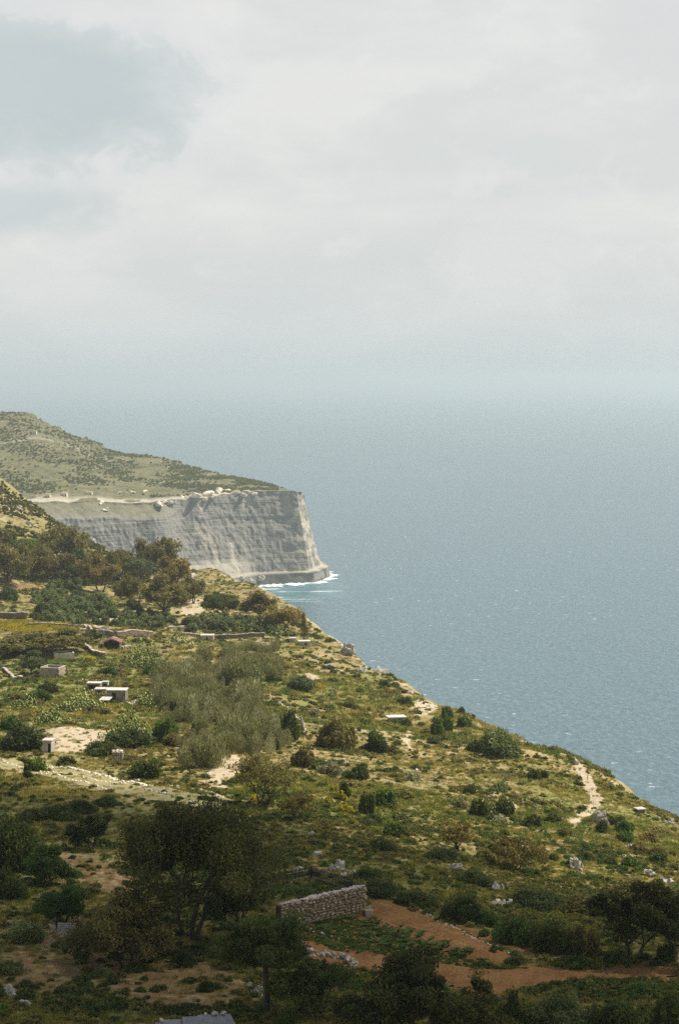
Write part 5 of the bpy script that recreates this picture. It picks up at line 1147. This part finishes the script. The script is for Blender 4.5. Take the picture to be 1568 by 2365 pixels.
mb = MB(); mb.box((-w2 + .15, dp_ / 2 + .16, wh / 2 - .3), (.3, dp_ - .3, wh + .6)); mb.box((w2 - .15, dp_ / 2 + .16, wh / 2 - .3), (.3, dp_ - .3, wh + .6)); mb.box((0, dp_ + .02, wh / 2 - .3), (wd - .62, .3, wh + .6)); mb.build('wall', M['mortar'], rs)
for s_ in (-1, 1):
    V = [(0, -.35, wh + rh + .02), (s_ * (w2 + .3), -.35, wh - .1), (s_ * (w2 + .3), dp_ + .3, wh - .1), (0, dp_ + .3, wh + rh + .02)]; V = V + [(x, y, z + .1) for x, y, z in V]
    obj('roof_slope', mesh_np('roof_slope', V, BOXF, M['redroof']), rs)
MB().box((1.1, 3.2, wh + rh * .62 + .25), (.9, .8, .12)).build('roof_patch', M['white'], [c for c in rs.children if c.name.startswith('roof_slope')][1])
# pole on the skyline
p = at(1357, 1804); po = thing('wooden_pole', 'thin dark pole standing on the skyline beside the pale path', 'pole', p); hp_ = 34 * mpp(p[1])
MB().tube([(0, 0, -.3), (.02, 0, hp_ / 2), (0, 0, hp_)], [.09, .08, .07], 6).build('shaft', M['iron'], po); MB().box((0, 0, hp_ * .55), (.4, .08, .1)).build('crosspiece', M['iron'], po)
# bare grey branches in the middle of the skyline bush
p = at(1150, 1748); mb = MB(); r = np.random.default_rng(4)
for k in range(60):
    a, e = r.uniform(0, 6.28), r.uniform(.3, 1.3); d_ = np.array([math.cos(a) * math.cos(e), math.sin(a) * math.cos(e), math.sin(e)]) * r.uniform(1.6, 3.2); mb.tube([(0, 0, 0), d_ * .5 + r.normal(size=3) * .15, d_ + r.normal(size=3) * .2], [.05, .035, .012], 4)
ds = thing('dead_shrub', 'bare grey dead shrub within the wide bush on the skyline', 'shrub', (p[0], p[1] - 2.4, p[2] + .5)); mb.build('branch', M['greybark'], ds)
# fallen slabs by the tall dark bush, pale blocks and blue tarpaulin on the flower terrace
p = at(672, 1652); fs = thing('fallen_slabs', 'two pale fallen slabs and a leaning post beside the tall dark bush', 'slabs', p)
MB().box((0, 0, .3), (1.8, .8, .18), .3).build('slab', M['palerock'], fs); MB().box((.6, .5, .5), (1.6, .7, .16), -.2).build('slab', M['coping'], fs); MB().tube([(-.8, .4, 0), (-.4, .5, 1.9)], [.1, .08], 5).build('post', M['palerock'], fs)
for fx, fy, w_, h_, mt, lb in [(193,1459,22,7,'white','white slab lying on the yellow flower terrace'), (238,1458,20,7,'blue','blue tarpaulin left of the brown wall above the red-roofed shed'), (975,1636,18,4,'white','flat white slab on the grass above the pillbox'), (1168,1482 + 380,14,6,'coping','flat pale slab on the right slope'), (560,1418,40,5,'coping','pale ledge slab by the clearing left of the rusty trees'), (408,1452,36,6,'white','long white slab at the right end of the short olive row')]:
    p = at(fx, fy); m = mpp(p[1]); tag(MB().box((0, 0, h_ * m * .3), (w_ * m, 1.6, h_ * m * .9), .1, .05).build('slab', M[mt], None, loc=p), lb, 'slab')

# ------------------------------------------------------------------ far terrace walls
def far_wall(pts, hF, label, kind='brownstone', thick=.7):
    G = ground_line(pts, .9); c_ = G.mean(0); m = mpp(c_[1]); hh = hF * m; t_ = thing('terrace_wall', label, 'wall', tuple(c_)); mb, mc = MB(), MB()
    for i in range(len(G) - 1):
        g = G[i] - c_; d_ = G[i + 1] - G[i]; a = math.atan2(d_[1], d_[0]); n = max(2, int(hh / .45))
        for k in range(n): mb.box(tuple(g + d_ / 2 + np.array([0, random.gauss(0, .03), (k + .5) * hh / n - .1])), (.9 * random.uniform(.94, 1.0), thick, hh / n * .97), a, .04)
        mc.box(tuple(g + d_ / 2 + np.array([0, 0, hh + random.gauss(0, .04)])), (.97, thick * 1.15, .22), a, .05)
    o = mb.build('stonework', M[kind], t_); o['kind'] = 'stuff'; o = mc.build('coping', M['coping'], t_); o['kind'] = 'stuff'
for a in [([(0,1430),(30,1432),(60,1432)], 15, 'brown terrace wall at the left edge above the yellow flowers'), ([(62,1447),(140,1449),(205,1451)], 6, 'low long terrace wall behind the yellow flowers'), ([(196,1454),(212,1466)], 10, 'short wall end right of the yellow flower terrace'),
          ([(217,1468),(262,1474)], 13, 'brown retaining wall left of the stepped gap above the red-roofed shed'), ([(270,1475),(352,1474)], 14, 'brown retaining wall right of the stepped gap'), ([(497,1478),(550,1476),(610,1473)], 9, 'long thin brown wall beside the small stone hut'),
          ([(172,1492),(205,1505),(240,1521)], 11, 'ruined wall running down left of the red-roofed shed'), ([(420,1470),(460,1474)], 7, 'short brown wall left of the small stone hut'), ([(282,1505),(300,1500)], 8, 'short stub wall right of the red-roofed shed'), ([(8,1550),(50,1572)], 7, 'low pale wall left of the grey-green tree')]:
    far_wall(*a)

# ------------------------------------------------------------------ on the far headland
pu = 339 + HV[:, :, 0] / HV[:, :, 1] * FPX; pv = 512 - FPX * np.tan(np.arctan((HV[:, :, 2] - CAM_Z) / HV[:, :, 1]) + R(PITCH))
def head_at(fx, fy):
    dd = (pu - fx * K) ** 2 + (pv - fy * K) ** 2; dd[:4] = 1e9; dd[NC + NHL:] = 1e9; dd[:, 760:] = 1e9; k = np.unravel_index(np.argmin(dd), dd.shape); return HV[k]
for fx, fy, w_, h_, lb in [(110,1150,10,8,'larger pale ruin at the left end of the headland rim'), (148,1146,12,7,'second pale ruin along the headland rim'), (205,1142,14,5,'low pale ruin on the headland rim'), (80,1003,9,7,'small lone house high on the headland slope')]:
    p = head_at(fx, fy); t_ = thing('far_house', lb, 'building', (p[0], p[1], p[2] - 1)); m = mpp(p[1])
    MB().box((0, 0, h_ * m / 2), (w_ * m, 7, h_ * m + 1)).build('wall', M['cream'], t_); MB().box((0, 0, h_ * m + .7), (w_ * m + .6, 7.6, .4)).build('roof', M['coping'], t_)
    for x in (-.28, .25): MB().box((x * w_ * m, -3.5, h_ * m * .5), (1.1, .12, 1.5)).build('window', M['iron'], t_)
for i, (fx, fy, w_, h_) in enumerate([(300,1141,20,7),(335,1139,12,6),(365,1168,26,8),(395,1163,16,8),(380,1160,14,6),(420,1150,18,8),(450,1148,26,10),(480,1145,24,10),(505,1140,30,10),(530,1136,28,8),(545,1140,18,10),(490,1150,16,8),(560,1146,18,7),(585,1143,14,5),(232,1164,12,5),(240,1180,16,6),(245,1176,8,5),(275,1140,14,6),(620,1143,10,4),(470,1156,12,7)]):
    p = head_at(fx, fy); m = mpp(p[1]); o = obj('rock_outcrop', ROCK[i % 6], None, tuple(p), (0, 0, i), (w_ * m * 1.9, w_ * m * 1.2, h_ * m * 1.7)); setmat(o, M['cream']); tag(o, 'pale limestone outcrop on the rim of the far headland', 'rock', 'pale outcrops along the headland rim')
for i, (fx, fy, w_, h_) in enumerate([(520,1340,16,12),(540,1345,14,10),(560,1338,14,10),(500,1342,14,10),(580,1345,16,10),(480,1338,12,10),(600,1338,18,8)]):
    p = head_at(fx, fy); m = mpp(p[1]); o = obj('rock_outcrop', ROCK[(i + 2) % 6], None, tuple(p), (0, 0, i), (w_ * m * 1.5, w_ * m * 1.3, h_ * m * 1.6)); tag(o, 'pale fallen boulder at the foot of the far cliff', 'rock', 'fallen boulders at the cliff foot')
